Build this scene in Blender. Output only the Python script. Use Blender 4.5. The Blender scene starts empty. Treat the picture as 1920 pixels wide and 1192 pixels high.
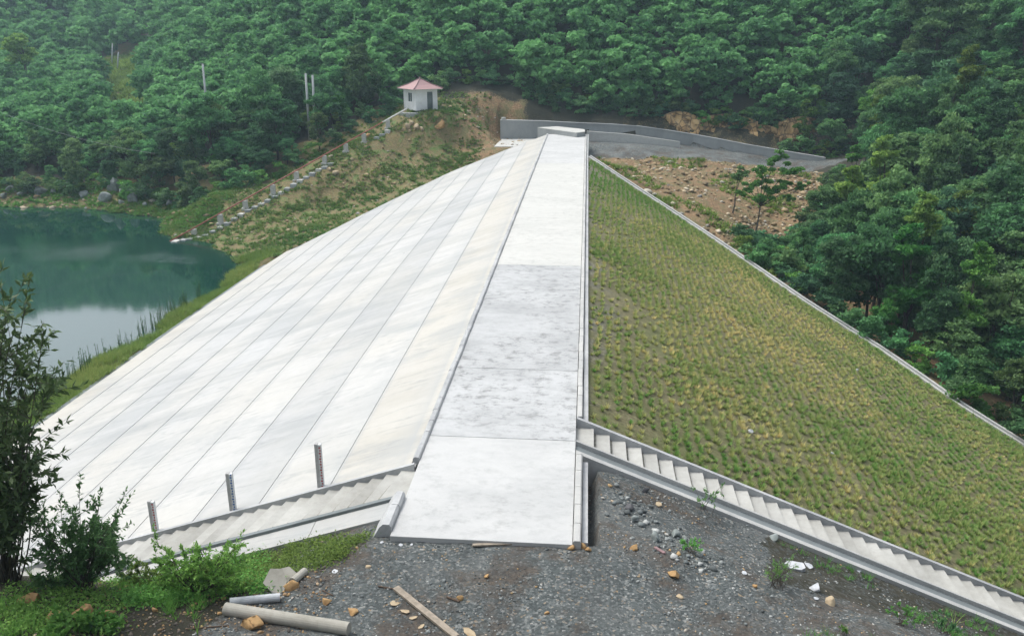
import bpy, bmesh, math, random
import numpy as np
from mathutils import Vector
R = math.radians
S = bpy.context.scene
col = S.collection
rng = np.random.default_rng(7)
random.seed(7)

# ------------------------------------------------------------------ camera
F = 1600.; CX, CY = 960., 596.
PITCH = R(18.4564); YAW = R(4.8458)
CAM = np.array([2.5575, 0., 13.0936])
cd = bpy.data.cameras.new('camera'); cam = bpy.data.objects.new('camera', cd); col.objects.link(cam)
cam.location = CAM; cam.rotation_euler = (math.pi/2-PITCH, 0, YAW)
cd.sensor_fit = 'HORIZONTAL'; cd.sensor_width = 36; cd.lens = 36*F/1920
cd.clip_start = .1; cd.clip_end = 3000
S.camera = cam
FW = np.array([-math.sin(YAW)*math.cos(PITCH), math.cos(YAW)*math.cos(PITCH), -math.sin(PITCH)])
RT = np.array([math.cos(YAW), math.sin(YAW), 0.])
UP = np.array([-math.sin(YAW)*math.sin(PITCH), math.cos(YAW)*math.sin(PITCH), math.cos(PITCH)])
def ray(x, y): return FW + (x-CX)/F*RT - (y-CY)/F*UP
def hit(x, y, n, d):
    n = np.array(n, float); r = ray(x, y); return CAM + (d-n@CAM)/(n@r)*r
def atY(x, y, Y): return hit(x, y, (0,1,0), Y)
def atZ(x, y, z): return hit(x, y, (0,0,1), z)
def on_up(x, y): return hit(x, y, (-1/3,0,1), 2.5/3)
def on_dn(x, y): return hit(x, y, (1/2.5,0,1), 1.0)
def proj(P):
    d = np.asarray(P, float)-CAM; w = d@FW
    return CX+F*(d@RT)/w, CY-F*(d@UP)/w, w

# ------------------------------------------------------------------ world, sun, exposure
SUN_EL, SUN_AZ = R(62), R(-60)
w = bpy.data.worlds.new('World'); S.world = w; w.use_nodes = True
nt = w.node_tree; bg = nt.nodes['Background']
sky = nt.nodes.new('ShaderNodeTexSky'); sky.sky_type = 'NISHITA'; sky.sun_disc = False
sky.sun_elevation = SUN_EL; sky.sun_rotation = SUN_AZ; sky.air_density = 1.0; sky.dust_density = 4.0; sky.ozone_density = 1.0
hsv = nt.nodes.new('ShaderNodeHueSaturation'); hsv.inputs['Saturation'].default_value = .38
nt.links.new(sky.outputs[0], hsv.inputs['Color']); nt.links.new(hsv.outputs[0], bg.inputs['Color'])
bg.inputs['Strength'].default_value = .15
sl = bpy.data.lights.new('sun', 'SUN'); so = bpy.data.objects.new('sun', sl); col.objects.link(so)
sl.energy = 1.0; sl.angle = R(25); sl.color = (1, .965, .9)
so.rotation_euler = (math.pi/2-SUN_EL, 0, math.pi-SUN_AZ)
so.location = (0, 0, 60)
S.view_settings.view_transform = 'Standard'; S.view_settings.look = 'None'
S.view_settings.exposure = 0.9; S.view_settings.gamma = 1
S.cycles.max_bounces = 6; S.cycles.diffuse_bounces = 3; S.cycles.glossy_bounces = 3
S.cycles.transmission_bounces = 3; S.cycles.transparent_max_bounces = 4; S.cycles.volume_bounces = 0

# ------------------------------------------------------------------ material helpers
def newmat(name):
    m = bpy.data.materials.new(name); m.use_nodes = True
    nt = m.node_tree; b = nt.nodes['Principled BSDF']
    return m, nt, b
def N(nt, t, **kw):
    n = nt.nodes.new(t)
    for k, v in kw.items(): setattr(n, k, v)
    return n
def pos_node(nt, scale=(1,1,1), rot=(0,0,0), obj=False):
    mp = N(nt, 'ShaderNodeMapping'); mp.inputs['Scale'].default_value = scale; mp.inputs['Rotation'].default_value = rot
    if obj:
        g = N(nt, 'ShaderNodeTexCoord'); nt.links.new(g.outputs['Object'], mp.inputs[0])
    else:
        g = N(nt, 'ShaderNodeNewGeometry'); nt.links.new(g.outputs['Position'], mp.inputs[0])
    return mp.outputs[0]
def noise(nt, vec, scale, detail=4, rough=.55):
    n = N(nt, 'ShaderNodeTexNoise'); n.inputs['Scale'].default_value = scale
    n.inputs['Detail'].default_value = detail; n.inputs['Roughness'].default_value = rough
    nt.links.new(vec, n.inputs['Vector']); return n.outputs['Fac']
def ramp(nt, fac, stops):
    r = N(nt, 'ShaderNodeValToRGB'); cr = r.color_ramp
    while len(cr.elements) > 1: cr.elements.remove(cr.elements[0])
    for i, (p, c) in enumerate(stops):
        e = cr.elements[0] if i == 0 else cr.elements.new(p)
        e.position = p; e.color = (c[0], c[1], c[2], 1) if hasattr(c, '__len__') else (c, c, c, 1)
    nt.links.new(fac, r.inputs[0]); return r.outputs[0]
def mix(nt, fac, a, b, mode='MIX'):
    m = N(nt, 'ShaderNodeMix', data_type='RGBA', blend_type=mode)
    if isinstance(fac, (int, float)): m.inputs[0].default_value = fac
    else: nt.links.new(fac, m.inputs[0])
    for i, v in ((6, a), (7, b)):
        if isinstance(v, (tuple, list)): m.inputs[i].default_value = (*v[:3], 1)
        else: nt.links.new(v, m.inputs[i])
    return m.outputs[2]
def math_(nt, op, a, b=None):
    m = N(nt, 'ShaderNodeMath', operation=op)
    for i, v in enumerate((a, b)):
        if v is None: continue
        if isinstance(v, (int, float)): m.inputs[i].default_value = v
        else: nt.links.new(v, m.inputs[i])
    return m.outputs[0]
def bump(nt, b, h, strength=.4, dist=.02):
    n = N(nt, 'ShaderNodeBump'); n.inputs['Strength'].default_value = strength; n.inputs['Distance'].default_value = dist
    nt.links.new(h, n.inputs['Height']); nt.links.new(n.outputs[0], b.inputs['Normal'])
def attr(nt, name):
    a = N(nt, 'ShaderNodeAttribute'); a.attribute_name = name; return a

def concrete(name, c, stain, amt=.5, stretch=(1,1,1), rot=(0,0,0), fine=3.0, speck=True, lo=.42, hi=.62):
    m, nt, b = newmat(name)
    p = pos_node(nt, stretch, rot)
    n1 = noise(nt, p, .35, 6, .62); f = ramp(nt, n1, [(lo, 0.), (hi, 1.)])
    n2 = noise(nt, p, fine, 5, .7); f2 = ramp(nt, n2, [(.42, 0.), (.72, 1.)])
    k = math_(nt, 'MULTIPLY', math_(nt, 'ADD', math_(nt, 'MULTIPLY', f, .65), math_(nt, 'MULTIPLY', f2, .4)), amt)
    c1 = mix(nt, k, c, stain)
    oi = N(nt, 'ShaderNodeObjectInfo')
    tone = ramp(nt, oi.outputs['Random'], [(0, .80 if name == 'step' else .94), (1, 1.0)])
    c1 = mix(nt, 1., c1, tone, 'MULTIPLY')
    if name.startswith('crest'):
        p3 = pos_node(nt, (.6,.8,1)); n7 = noise(nt, p3, 2.6, 10, .80); n8 = noise(nt, pos_node(nt), .22, 3, .5)
        f7 = math_(nt, 'MULTIPLY', ramp(nt, n7, [(.50,0.),(.60,.75),(.72,1.)]), ramp(nt, n8, [(.36,.25),(.55,1.)]))
        c1 = mix(nt, math_(nt, 'MULTIPLY', f7, .95 if 'grey' in name else .4), c1, (.17,.175,.17))
    if speck:
        p2 = pos_node(nt); n3 = noise(nt, p2, 22, 3, .8)
        sp = ramp(nt, n3, [(.25, .62), (.36, 1.)]); c1 = mix(nt, 1., c1, sp, 'MULTIPLY')
    nt.links.new(c1, b.inputs['Base Color']); b.inputs['Roughness'].default_value = .85
    bump(nt, b, n2, .3, .01)
    return m
M = {}
M['crest_white'] = concrete('crest_white', (.50,.505,.495), (.33,.34,.34), .55, (.6,1,1))
M['crest_cream'] = concrete('crest_cream', (.515,.515,.485), (.41,.415,.39), .6, (.5,1,1))
M['crest_grey'] = concrete('crest_grey', (.455,.465,.465), (.27,.28,.28), .7, (.8,1.1,1), fine=3.2, lo=.42, hi=.62)
def facing(name, c, stain, amt):
    m, nt, b = newmat(name)
    p = pos_node(nt, (.13,.75,.4), (0,0,R(8))); p1 = pos_node(nt)
    n1 = noise(nt, p, .5, 6, .62); n2 = noise(nt, p1, .10, 4, .6); n4 = noise(nt, p1, 2.5, 6, .7)
    k = math_(nt, 'MULTIPLY', ramp(nt, n1, [(.47,0.),(.72,1.)]), amt)
    c1 = mix(nt, k, c, stain)
    c1 = mix(nt, ramp(nt, n2, [(.42,0.),(.62,.35)]), c1, (.50,.48,.42))
    c1 = mix(nt, ramp(nt, n4, [(.35,.0),(.8,.28)]), c1, stain)
    n9 = noise(nt, pos_node(nt, (.5,1,.7), (0,0,R(8))), .22, 7, .68); c1 = mix(nt, ramp(nt, n9, [(.53,0.),(.60,.45),(.70,.6)]), c1, (.33,.345,.345))
    # thin run-off streaks down the slope
    ps = pos_node(nt, (.09,1.7,.3), (0,0,R(7))); n3 = noise(nt, ps, 1.1, 4, .75)
    st = ramp(nt, n3, [(.60,0.),(.64,.55),(.66,.1),(.72,.0)])
    ps2 = pos_node(nt, (.06,.55,.2), (0,0,R(9))); n5 = noise(nt, ps2, 1., 3, .6)
    ln = ramp(nt, n5, [(.485,0.),(.4975,.42),(.503,.42),(.515,.0)])
    c1 = mix(nt, math_(nt,'MULTIPLY',st,ramp(nt, n1, [(.35,.2),(.6,1.)])), c1, (.26,.28,.29))
    c1 = mix(nt, math_(nt,'MULTIPLY',ln,ramp(nt, n4, [(.40,.25),(.6,1.)])), c1, (.24,.26,.27))
    sx = N(nt, 'ShaderNodeSeparateXYZ'); g = N(nt, 'ShaderNodeNewGeometry'); nt.links.new(g.outputs['Position'], sx.inputs[0])
    u = math_(nt, 'FRACT', math_(nt, 'DIVIDE', math_(nt, 'SUBTRACT', -.64, sx.outputs[0]), 2.4))
    gr = math_(nt, 'MULTIPLY', ramp(nt, u, [(0.,.75),(.12,.35),(.45,.0),(.93,0.),(1.,.5)]), ramp(nt, n1, [(.3,.3),(.6,1.)]))
    c1 = mix(nt, gr, c1, (.36,.375,.375))
    n6 = noise(nt, p1, 1.6, 2, .5); c1 = mix(nt, ramp(nt, n6, [(.195,.8),(.225,0.)]), c1, (.12,.12,.11))
    oi = N(nt, 'ShaderNodeObjectInfo'); c1 = mix(nt, 1., c1, ramp(nt, oi.outputs['Random'], [(0,.92),(1,1.)]), 'MULTIPLY')
    nt.links.new(c1, b.inputs['Base Color']); b.inputs['Roughness'].default_value = .85; bump(nt, b, n4, .35, .012); return m
M['facing'] = facing('facing', (.485,.485,.468), (.28,.288,.28), .6)
M['facing_cream'] = facing('facing_cream', (.50,.49,.45), (.34,.32,.275), .55)
M['facing_grey'] = facing('facing_grey', (.468,.474,.468), (.265,.28,.28), .65)
M['grime_shade'] = None
M['kerb'] = concrete('kerb', (.46,.47,.47), (.24,.25,.26), .8, fine=5)
M['kerb_light'] = concrete('kerb_light', (.47,.47,.45), (.27,.28,.28), .7, fine=5)
M['step'] = concrete('step', (.455,.455,.425), (.26,.255,.225), .75, fine=4)
M['wall'] = concrete('wall', (.33,.345,.34), (.22,.235,.23), .7, (1,1,.5), fine=2)
M['gutter_floor'] = concrete('gutter_floor', (.20,.225,.23), (.13,.15,.15), .8, fine=4)
M['old_concrete'] = concrete('old_concrete', (.40,.385,.34), (.22,.21,.17), .8, fine=6)
M['joint'] = concrete('joint', (.34,.34,.33), (.24,.24,.24), .5)

def plain(name, c, c2=None, rough=.8, sc=8, obj=True, met=0, bumps=.2):
    m, nt, b = newmat(name); c2 = c2 or tuple(v*.6 for v in c)
    n = noise(nt, pos_node(nt, obj=obj), sc, 5, .65)
    nt.links.new(mix(nt, ramp(nt, n, [(.35, 0.), (.68, 1.)]), c, c2), b.inputs['Base Color'])
    b.inputs['Roughness'].default_value = rough; b.inputs['Metallic'].default_value = met
    bump(nt, b, n, bumps, .02)
    return m
M['white_wall'] = plain('white_wall', (.74,.75,.75), (.62,.63,.62), .8, 1.5)
M['roof_tile'] = None
M['grime_shade'] = plain('grime_shade', (.13,.125,.105), (.26,.25,.21), .95, 9)  # dark tread strip: dirt plus crease shade put into one colour
M['dark_glass'] = plain('dark_glass', (.05,.07,.08), (.10,.12,.13), .15, 2)
M['dark_trim'] = plain('dark_trim', (.07,.08,.08), None, .8)
M['rust_pipe'] = plain('rust_pipe', (.33,.10,.065), (.20,.07,.05), .6, 5)
M['white_paint'] = plain('white_paint', (.68,.68,.64), (.5,.5,.46), .5, 5)
M['post_conc'] = plain('post_conc', (.50,.50,.47), (.34,.34,.31), .9, 4)
M['pole_conc'] = plain('pole_conc', (.42,.45,.45), (.32,.34,.34), .9, 3)
M['wood'] = plain('wood', (.34,.29,.23), (.20,.17,.13), .85, 6)
M['twig'] = plain('twig', (.12,.08,.055), (.07,.05,.035), .9, 10)
M['bark'] = plain('bark', (.085,.07,.055), (.05,.042,.034), .95, 6)
M['pvc'] = plain('pvc', (.50,.52,.54), (.36,.38,.39), .5, 6)
M['litter'] = plain('litter', (.50,.52,.54), (.34,.36,.38), .5, 8)
M['red_mark'] = plain('red_mark', (.42,.06,.07), None, .6)
M['blue_mark'] = plain('blue_mark', (.05,.14,.40), None, .6)
M['gauge_white'] = plain('gauge_white', (.62,.64,.64), (.5,.52,.52), .6, 8)
M['gauge_grey'] = plain('gauge_grey', (.46,.46,.45), (.33,.33,.32), .8, 8)
M['wire'] = plain('wire', (.35,.37,.38), None, .5)
M['rock_grey'] = plain('rock_grey', (.26,.29,.28), (.13,.15,.14), .95, 2.2, bumps=.6)
M['rock_orange'] = plain('rock_orange', (.42,.27,.12), (.26,.15,.065), .95, 3.5, bumps=.6)
M['rock_tan'] = plain('rock_tan', (.44,.36,.24), (.28,.21,.13), .95, 3, bumps=.6)
M['rock_dark'] = plain('rock_dark', (.10,.10,.105), (.05,.05,.055), .95, 4, bumps=.6)
M['soil_brown'] = plain('soil_brown', (.16,.105,.07), (.09,.06,.045), 1, 3)
def cliff_mat():
    m, nt, b = newmat('cliff_rock')
    p = pos_node(nt, (1,1,.35)); n = noise(nt, p, .9, 8, .7)
    c = ramp(nt, n, [(.3,(.12,.085,.05)), (.45,(.34,.22,.10)), (.58,(.52,.36,.17)), (.72,(.40,.34,.24))])
    vo = N(nt, 'ShaderNodeTexVoronoi', feature='DISTANCE_TO_EDGE'); vo.inputs['Scale'].default_value = .9; nt.links.new(pos_node(nt, (1,1,.7)), vo.inputs['Vector'])
    c = mix(nt, ramp(nt, vo.outputs['Distance'], [(.0,.85),(.09,0.)]), c, (.05,.035,.025))
    nt.links.new(c, b.inputs['Base Color']); b.inputs['Roughness'].default_value = .95
    bump(nt, b, n, .8, .3); return m
M['cliff'] = cliff_mat()
M['door_glass'] = plain('door_glass', (.16,.19,.19), (.08,.10,.10), .3, 1.2)
M['roof_ridge'] = plain('roof_ridge', (.30,.19,.19), None, .7, 4)
def tile_mat():
    m, nt, b = newmat('roof_tile')
    p = pos_node(nt, (1,1,1), obj=True)
    wv = N(nt, 'ShaderNodeTexWave', wave_type='BANDS', bands_direction='Z'); wv.inputs['Scale'].default_value = 2.2
    wv.inputs['Distortion'].default_value = .4; nt.links.new(p, wv.inputs['Vector'])
    n = noise(nt, p, 5)
    c = mix(nt, n, (.34,.19,.19), (.42,.28,.27))
    nt.links.new(mix(nt, math_(nt,'MULTIPLY',wv.outputs['Fac'],.35), c, (.2,.09,.085)), b.inputs['Base Color'])
    b.inputs['Roughness'].default_value = .6; bump(nt, b, wv.outputs['Fac'], .5, .05); return m
M['roof_tile'] = tile_mat()

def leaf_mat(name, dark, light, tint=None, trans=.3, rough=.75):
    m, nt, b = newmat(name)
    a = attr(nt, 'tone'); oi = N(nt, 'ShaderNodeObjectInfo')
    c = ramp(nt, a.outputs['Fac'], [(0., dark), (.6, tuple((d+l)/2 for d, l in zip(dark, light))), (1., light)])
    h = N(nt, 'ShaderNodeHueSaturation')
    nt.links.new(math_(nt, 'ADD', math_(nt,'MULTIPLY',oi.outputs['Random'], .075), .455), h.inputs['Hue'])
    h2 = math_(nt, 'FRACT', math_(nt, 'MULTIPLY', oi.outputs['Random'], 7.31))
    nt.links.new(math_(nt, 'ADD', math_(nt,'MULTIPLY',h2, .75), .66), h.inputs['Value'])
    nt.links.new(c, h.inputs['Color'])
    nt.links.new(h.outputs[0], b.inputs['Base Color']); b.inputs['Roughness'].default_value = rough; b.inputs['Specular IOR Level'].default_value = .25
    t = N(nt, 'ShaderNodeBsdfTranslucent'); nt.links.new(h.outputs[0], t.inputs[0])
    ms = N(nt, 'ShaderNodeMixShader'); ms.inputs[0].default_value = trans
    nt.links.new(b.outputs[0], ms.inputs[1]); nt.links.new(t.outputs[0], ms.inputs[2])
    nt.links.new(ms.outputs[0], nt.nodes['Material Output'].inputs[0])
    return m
M['leaf'] = leaf_mat('leaf', (.045,.138,.050), (.165,.35,.125), trans=.4)
M['leaf_bright'] = leaf_mat('leaf_bright', (.06,.18,.035), (.20,.40,.09), trans=.4)
M['leaf_dark'] = leaf_mat('leaf_dark', (.035,.11,.050), (.12,.27,.115), trans=.4)
M['leaf_near'] = leaf_mat('leaf_near', (.035,.10,.035), (.15,.28,.10), rough=.5)
M['grass_green'] = leaf_mat('grass_green', (.07,.18,.03), (.22,.42,.09), trans=.4)
M['grass_turf'] = leaf_mat('grass_turf', (.11,.215,.04), (.50,.38,.19), trans=.3, rough=.7)
M['grass_bank'] = leaf_mat('grass_bank', (.10,.21,.04), (.33,.38,.12), trans=.35, rough=.7)

# ------------------------------------------------------------------ geometry helpers
def tag(o, label=None, cat=None, group=None, kind=None):
    if label: o['label'] = label
    if cat: o['category'] = cat
    if group: o['group'] = group
    if kind: o['kind'] = kind
    return o
def thing(name, loc, label, cat, group=None):
    o = bpy.data.objects.new(name, None); col.objects.link(o); o.location = loc
    o.empty_display_size = .3
    return tag(o, label, cat, group)
class MB:
    def __init__(s): s.v = []; s.f = []; s.m = []
    def add(s, vs, fs, mi=0):
        k = len(s.v); s.v += [tuple(float(c) for c in v) for v in vs]
        s.f += [tuple(i+k for i in f) for f in fs]; s.m += [mi]*len(fs)
    def hexa(s, b4, t4, mi=0):
        s.add(list(b4)+list(t4), [(3,2,1,0),(4,5,6,7),(0,1,5,4),(1,2,6,5),(2,3,7,6),(3,0,4,7)], mi)
    def box(s, x0, x1, y0, y1, z0, z1, mi=0):
        s.hexa([(x0,y0,z0),(x1,y0,z0),(x1,y1,z0),(x0,y1,z0)], [(x0,y0,z1),(x1,y0,z1),(x1,y1,z1),(x0,y1,z1)], mi)
    def tube(s, pts, rad, n=8, cap=True, mi=0):
        pts = [np.asarray(p, float) for p in pts]
        if not hasattr(rad, '__len__'): rad = [rad]*len(pts)
        rings = []; k0 = len(s.v)
        for i, p in enumerate(pts):
            d = pts[min(i+1, len(pts)-1)]-pts[max(i-1, 0)]; d = d/(np.linalg.norm(d)+1e-9)
            a = np.cross(d, (0,0,1)) if abs(d[2]) < .9 else np.cross(d, (1,0,0)); a /= np.linalg.norm(a); b = np.cross(d, a)
            for j in range(n):
                t = 2*math.pi*j/n; s.v.append(tuple(p+rad[i]*(math.cos(t)*a+math.sin(t)*b)))
        for i in range(len(pts)-1):
            for j in range(n):
                s.f.append((k0+i*n+j, k0+i*n+(j+1)%n, k0+(i+1)*n+(j+1)%n, k0+(i+1)*n+j)); s.m.append(mi)
        if cap:
            s.f.append(tuple(k0+j for j in range(n))[::-1]); s.m.append(mi)
            s.f.append(tuple(k0+(len(pts)-1)*n+j for j in range(n))); s.m.append(mi)
    def build(s, name, mat, parent=None, smooth=False, bev=0, loc=None):
        off = np.array(parent.location) if parent is not None else np.zeros(3)
        if parent is not None and parent.parent is not None: off = off+np.array(parent.parent.location)
        if loc is not None: off = off+np.array(loc)
        me = bpy.data.meshes.new(name)
        me.from_pydata([tuple(np.array(v)-off) for v in s.v], [], s.f)
        mats = mat if isinstance(mat, (list, tuple)) else [mat]
        for q in mats: me.materials.append(q)
        if len(mats) > 1: me.polygons.foreach_set('material_index', s.m)
        bm = bmesh.new(); bm.from_mesh(me); bmesh.ops.recalc_face_normals(bm, faces=bm.faces)
        if bev: bmesh.ops.bevel(bm, geom=bm.edges[:], offset=bev, segments=1, affect='EDGES')
        bm.to_mesh(me); bm.free()
        if smooth: me.polygons.foreach_set('use_smooth', [True]*len(me.polygons))
        me.update()
        o = bpy.data.objects.new(name, me); col.objects.link(o)
        if parent is not None: o.parent = parent
        if loc is not None: o.location = loc
        return o
def npmesh(name, V, Fq, mat, tone=None, smooth=False):
    """V (n,3), Fq (m,k) faces all of k corners; tone per face"""
    V = np.asarray(V, np.float32); Fq = np.asarray(Fq, np.int32); k = Fq.shape[1]
    me = bpy.data.meshes.new(name)
    me.vertices.add(len(V)); me.vertices.foreach_set('co', V.ravel())
    me.loops.add(Fq.size); me.loops.foreach_set('vertex_index', Fq.ravel())
    me.polygons.add(len(Fq)); me.polygons.foreach_set('loop_start', np.arange(0, Fq.size, k, dtype=np.int32))
    me.polygons.foreach_set('loop_total', np.full(len(Fq), k, np.int32))
    if smooth: me.polygons.foreach_set('use_smooth', np.ones(len(Fq), bool))
    me.update(calc_edges=True)
    if tone is not None:
        a = me.attributes.new('tone', 'FLOAT', 'FACE'); a.data.foreach_set('value', np.asarray(tone, np.float32))
    me.materials.append(mat); me.validate()
    return me
def mkobj(name, me, parent=None, loc=None):
    o = bpy.data.objects.new(name, me); col.objects.link(o)
    if parent is not None: o.parent = parent
    if loc is not None: o.location = loc
    return o
def unit(a): return a/(np.linalg.norm(a, axis=-1, keepdims=True)+1e-9)
def leaf_quads(C, size, up=.5, aspect=.6, rs=None, droop=0., D=None):
    """rhombic leaf faces centred on C, normals biased upward"""
    rs = rs or rng; n = len(C)
    nr = unit(rs.normal(size=(n,3))+np.array([0,0,up]))
    a = unit(np.cross(nr, rs.normal(size=(n,3)))) if D is None else unit(D)
    if D is not None: nr = unit(nr-(nr*a).sum(1, keepdims=True)*a)
    b = np.cross(nr, a)
    s = (np.asarray(size)*rs.uniform(.7, 1.3, n))[:,None]
    V = np.stack([C-a*s, C+b*s*aspect+nr*s*.12, C+a*s, C-b*s*aspect+nr*s*.12], 1).reshape(-1,3)
    Fq = np.arange(4*n).reshape(n,4)
    return V, Fq
def vnoise(P, sc, seed=0):
    """cheap smooth noise from sines"""
    r = np.random.default_rng(seed); out = np.zeros(len(P)); amp = 1.
    for o in range(4):
        for _ in range(3):
            d = r.normal(size=P.shape[1]); d /= np.linalg.norm(d); out += amp*np.sin(P@d*sc*(1.7**o)*r.uniform(.8,1.3)+r.uniform(0,6.28))
        amp *= .55
    return out/4.
def rock(size, seed, sub=2, flat=.7, rough=.34):
    bm = bmesh.new(); bmesh.ops.create_icosphere(bm, subdivisions=sub+1, radius=1.)
    r = np.random.default_rng(seed)
    V = np.array([v.co[:] for v in bm.verts])
    pl = unit(r.normal(size=(11,3))); 
    for q in pl:                                         # chip flat faces
        d = V@q; h = r.uniform(.34,.66); V = V-np.maximum(d-h, 0)[:,None]*q
    V = V*(1+rough*.16*vnoise(V, 3.2, seed))[:,None]; V = V-V.mean(0); V = V/np.abs(V).max(0)
    V = V*np.array([1, r.uniform(.6,.9), flat])*size
    Fq = np.array([[v.index for v in f.verts] for f in bm.faces]); bm.free()
    return V, Fq

# ------------------------------------------------------------------ terrain
wt = [(938,226,126),(1015,228,127),(1090,232,128),(1145,234,128.5),(1200,238,129),(1250,245,129),(1300,253,129),(1350,262,128.2),(1400,272,127),(1470,284,125.7),(1548,297,124)]
wpts = [atY(*q) for q in wt]
WP = np.array(wpts)
ra, rb = atZ(318,453,-9.75), atY(752,210,119.6); dr = rb-ra
PIPEC = np.array([ra+dr*f-[0,0,1.2 if f > .1 else .6] for f in np.linspace(.05,.93,12)])
CTRL = """-6.6 117.8 -1.6;-10.7 114.5 -2.9;-14.8 111.4 -4.3;-17.3 106.9 -5.1;-19.7 102.5 -5.9;-22 98 -6.7;-25.5 90.1 -7.9;-28.2 86.5 -8.7;-29.1 79 -9.0;-29.3 70 -9.05;-29.4 50 -9.15;-29.6 30 -9.2
-78.6 111.4 -9.7;-63.8 110 -9.7;-51.7 104 -9.7;-43.8 93.8 -9.7;-35.6 86.4 -9.7;-32.6 81.2 -9.7;-30.7 73.8 -9.7;-31 63.8 -9.7;-32 54.2 -9.7;-32.6 49 -9.7;-32.6 40 -9.7;-32.6 25 -9.7
-82 106 -11.2;-64 104 -11.5;-54 98 -11.5;-48 88 -11.5;-40 81 -11.5;-36 75 -11.5;-36 55 -11.5;-38 35 -11.5;-60 70 -13;-90 90 -13;-60 30 -13;-110 60 -13;-110 104 -11;-110 110 -9.7
-24.5 122 1.8
-22 114.2 -2.5;-30 103 -7.2;-34 95 -8.2;-16 119.5 -1.2
-20.7 121 2.4;-23.5 122 2.4;-18 123 2.4;-14 121 .6;-11 122 -.3;-12 128 2.6;-16 131 4.6;-12 119 -1.6;-18.3 119.6 1.9;-16.8 121 2.1;-13.5 124 1.4
-10 116.5 -1.55;-10.3 126.5 -1.3;-4 121 -1.6;-11.5 126 -.6;0 124 -1.9;2 116 -2.5
-48 108 -8.2;-45 104 -6.8;-52 112 -7;-64 118 -6.5;-80 119 -6.8;-110 118 -6.5;-50 124 -3.5;-38 118 -2.2;-32 122 .8;-35 132 2.5;-60 132 -3;-80 140 -3;-70 150 -1
-100 150 -4;-92 175 -1.0;-104 198 3.2;-115 219 6.6;-117 228 8.6;-140 235 9;-125 260 20;-150 320 56;-190 340 70;-130 400 88;-150 180 4;-180 200 12;-220 260 40;-200 150 10
-22 134 5;-22 150 15;-22 175 32;-30 230 54;-42 145 7;-45 165 19;-55 200 36;-60 250 53;-70 180 14;-85 215 20;-75 300 70
-8 131 3.2;0 131 2;0 150 14;0 180 34;0 230 58;12 132 1.2;20 133 .3;20 137.5 5.2;12 137.5 5.4;20 160 20;20 190 40;30 131 -2.2;31 136 3.4;38 128 -3.6;40 134 2.6;40 160 20;40 200 46
3.2 114 -2.5;3.4 122 -.95;10 122.4 -1.5;18 123.2 -2.15;8 117.5 -2.2;20 115 -2.9;20 128 -2.7;36 118.5 -4.1;34 124 -4
4.5 100 -1.2;9.5 89 -3.2;12 84.5 -4.1;15.5 78.5 -5.4;18.7 71.5 -6.7;21 67 -7.6;25.3 60.5 -9.3;28.4 53.8 -10.6;31 50 -11.7;38 40 -14.5;46 28 -18
10 104 -2.9;20 104 -4.2;22 92 -6.6;20 84 -7.2;24 76 -9.2;28 100 -5.6;29 68 -10.8;36 56 -13.2;32 84 -8.5
38 74 -8.5;46 62 -9.5;55 60 -5;70 60 3;48 90 -3;60 90 5;48 115 0;60 125 11;90 100 24;100 150 48;70 180 52;90 40 8;60 40 -8;50 20 -14
-3.1 21.35 -.42;-6.6 21.15 -1.6;-11.2 20.95 -3.15;-16 20.7 -4.8;-25 20.6 -7.8;-34 21 -9
-3.2 19.6 -.18;0 19.3 -.12;3 19.3 -.12;0 16.5 -.2;-3 17.5 -.22;5 18.5 -.3;7 17 -.32;3.3 22 -.38;3.6 24.8 -.52;5.5 24.9 -1.25;8 24.95 -2.25;13 25.1 -4.25;18 25.2 -6.25;25 26 -9.2;40 27 -15
6.5 22.2 -1.2;8.5 20.5 -1.05;10.5 19.2 -1.25;13.5 18.6 -1.9;11 21.5 -2.4;15 21.5 -3.9;20 20 -5;10 17 -.5;14 16.5 -.9;6 20 -.5
-4.6 19.6 -.6;-7 18.8 -.9;-9.5 18.2 -.7;-9 16.6 .15;-7 16.3 .05;-5.2 16.9 -.1;-8 15 .45;-11 15.2 .7;-12.5 17.3 .0;-12 19 -1.3;-17 17 -.8;-18 19.5 -3.5;-30 14 -3
0 8 3.6;-10 8 3.8;10 8 3.6;0 12 .9;8 12.5 .8;-8 12 1.5;-16 11 2;16 12 .5;0 0 11.2;-12 0 11.2;14 0 11;-30 0 9;30 0 7;0 -30 22;-40 -40 22;40 -40 20;60 0 2;90 -40 20;-70 -20 0;-120 0 -5;-160 60 0;-170 100 6"""
cp = np.array([[float(v) for v in q.split()] for line in CTRL.split('\n') for q in line.split(';')])
FARC = np.array([(-300,0,40),(-300,200,70),(-300,400,95),(-150,480,100),(0,300,85),(0,450,110),(100,300,95),(200,200,80),(250,400,110),(200,50,50),(250,-50,50),(0,-120,50),(-200,-120,40),(200,-120,50),(430,150,90),(-430,150,80),(400,500,120),(-400,500,110),(130,80,38)], float)
cp = np.vstack([cp, FARC, PIPEC, PIPEC+[.9,-1.0,-.25]])
def phi(r): return np.sqrt(r*r+.5)
_A = phi(np.linalg.norm(cp[:,None,:2]-cp[None,:,:2], axis=2)); _n = len(cp)
_B = np.zeros((_n+1,_n+1)); _B[:_n,:_n] = _A; _B[:_n,_n] = 1; _B[_n,:_n] = 1
_w = np.linalg.solve(_B+np.diag([.02]*_n+[0]), np.append(cp[:,2], 0))
UF = np.array([(-60,60),(-29.3,60),(-29.1,72.6),(-28.8,80),(-28.4,85.3),(-27.2,86.3),(-25.5,89.5),(-23.3,94.5),(-22,97.4),(-19.7,101.9),(-17.3,106.3),(-14.8,110.8),(-10.7,113.8),(-6.6,117.2),(-2.5,118.2)])   # far edge of the facing: (x, y)
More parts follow.
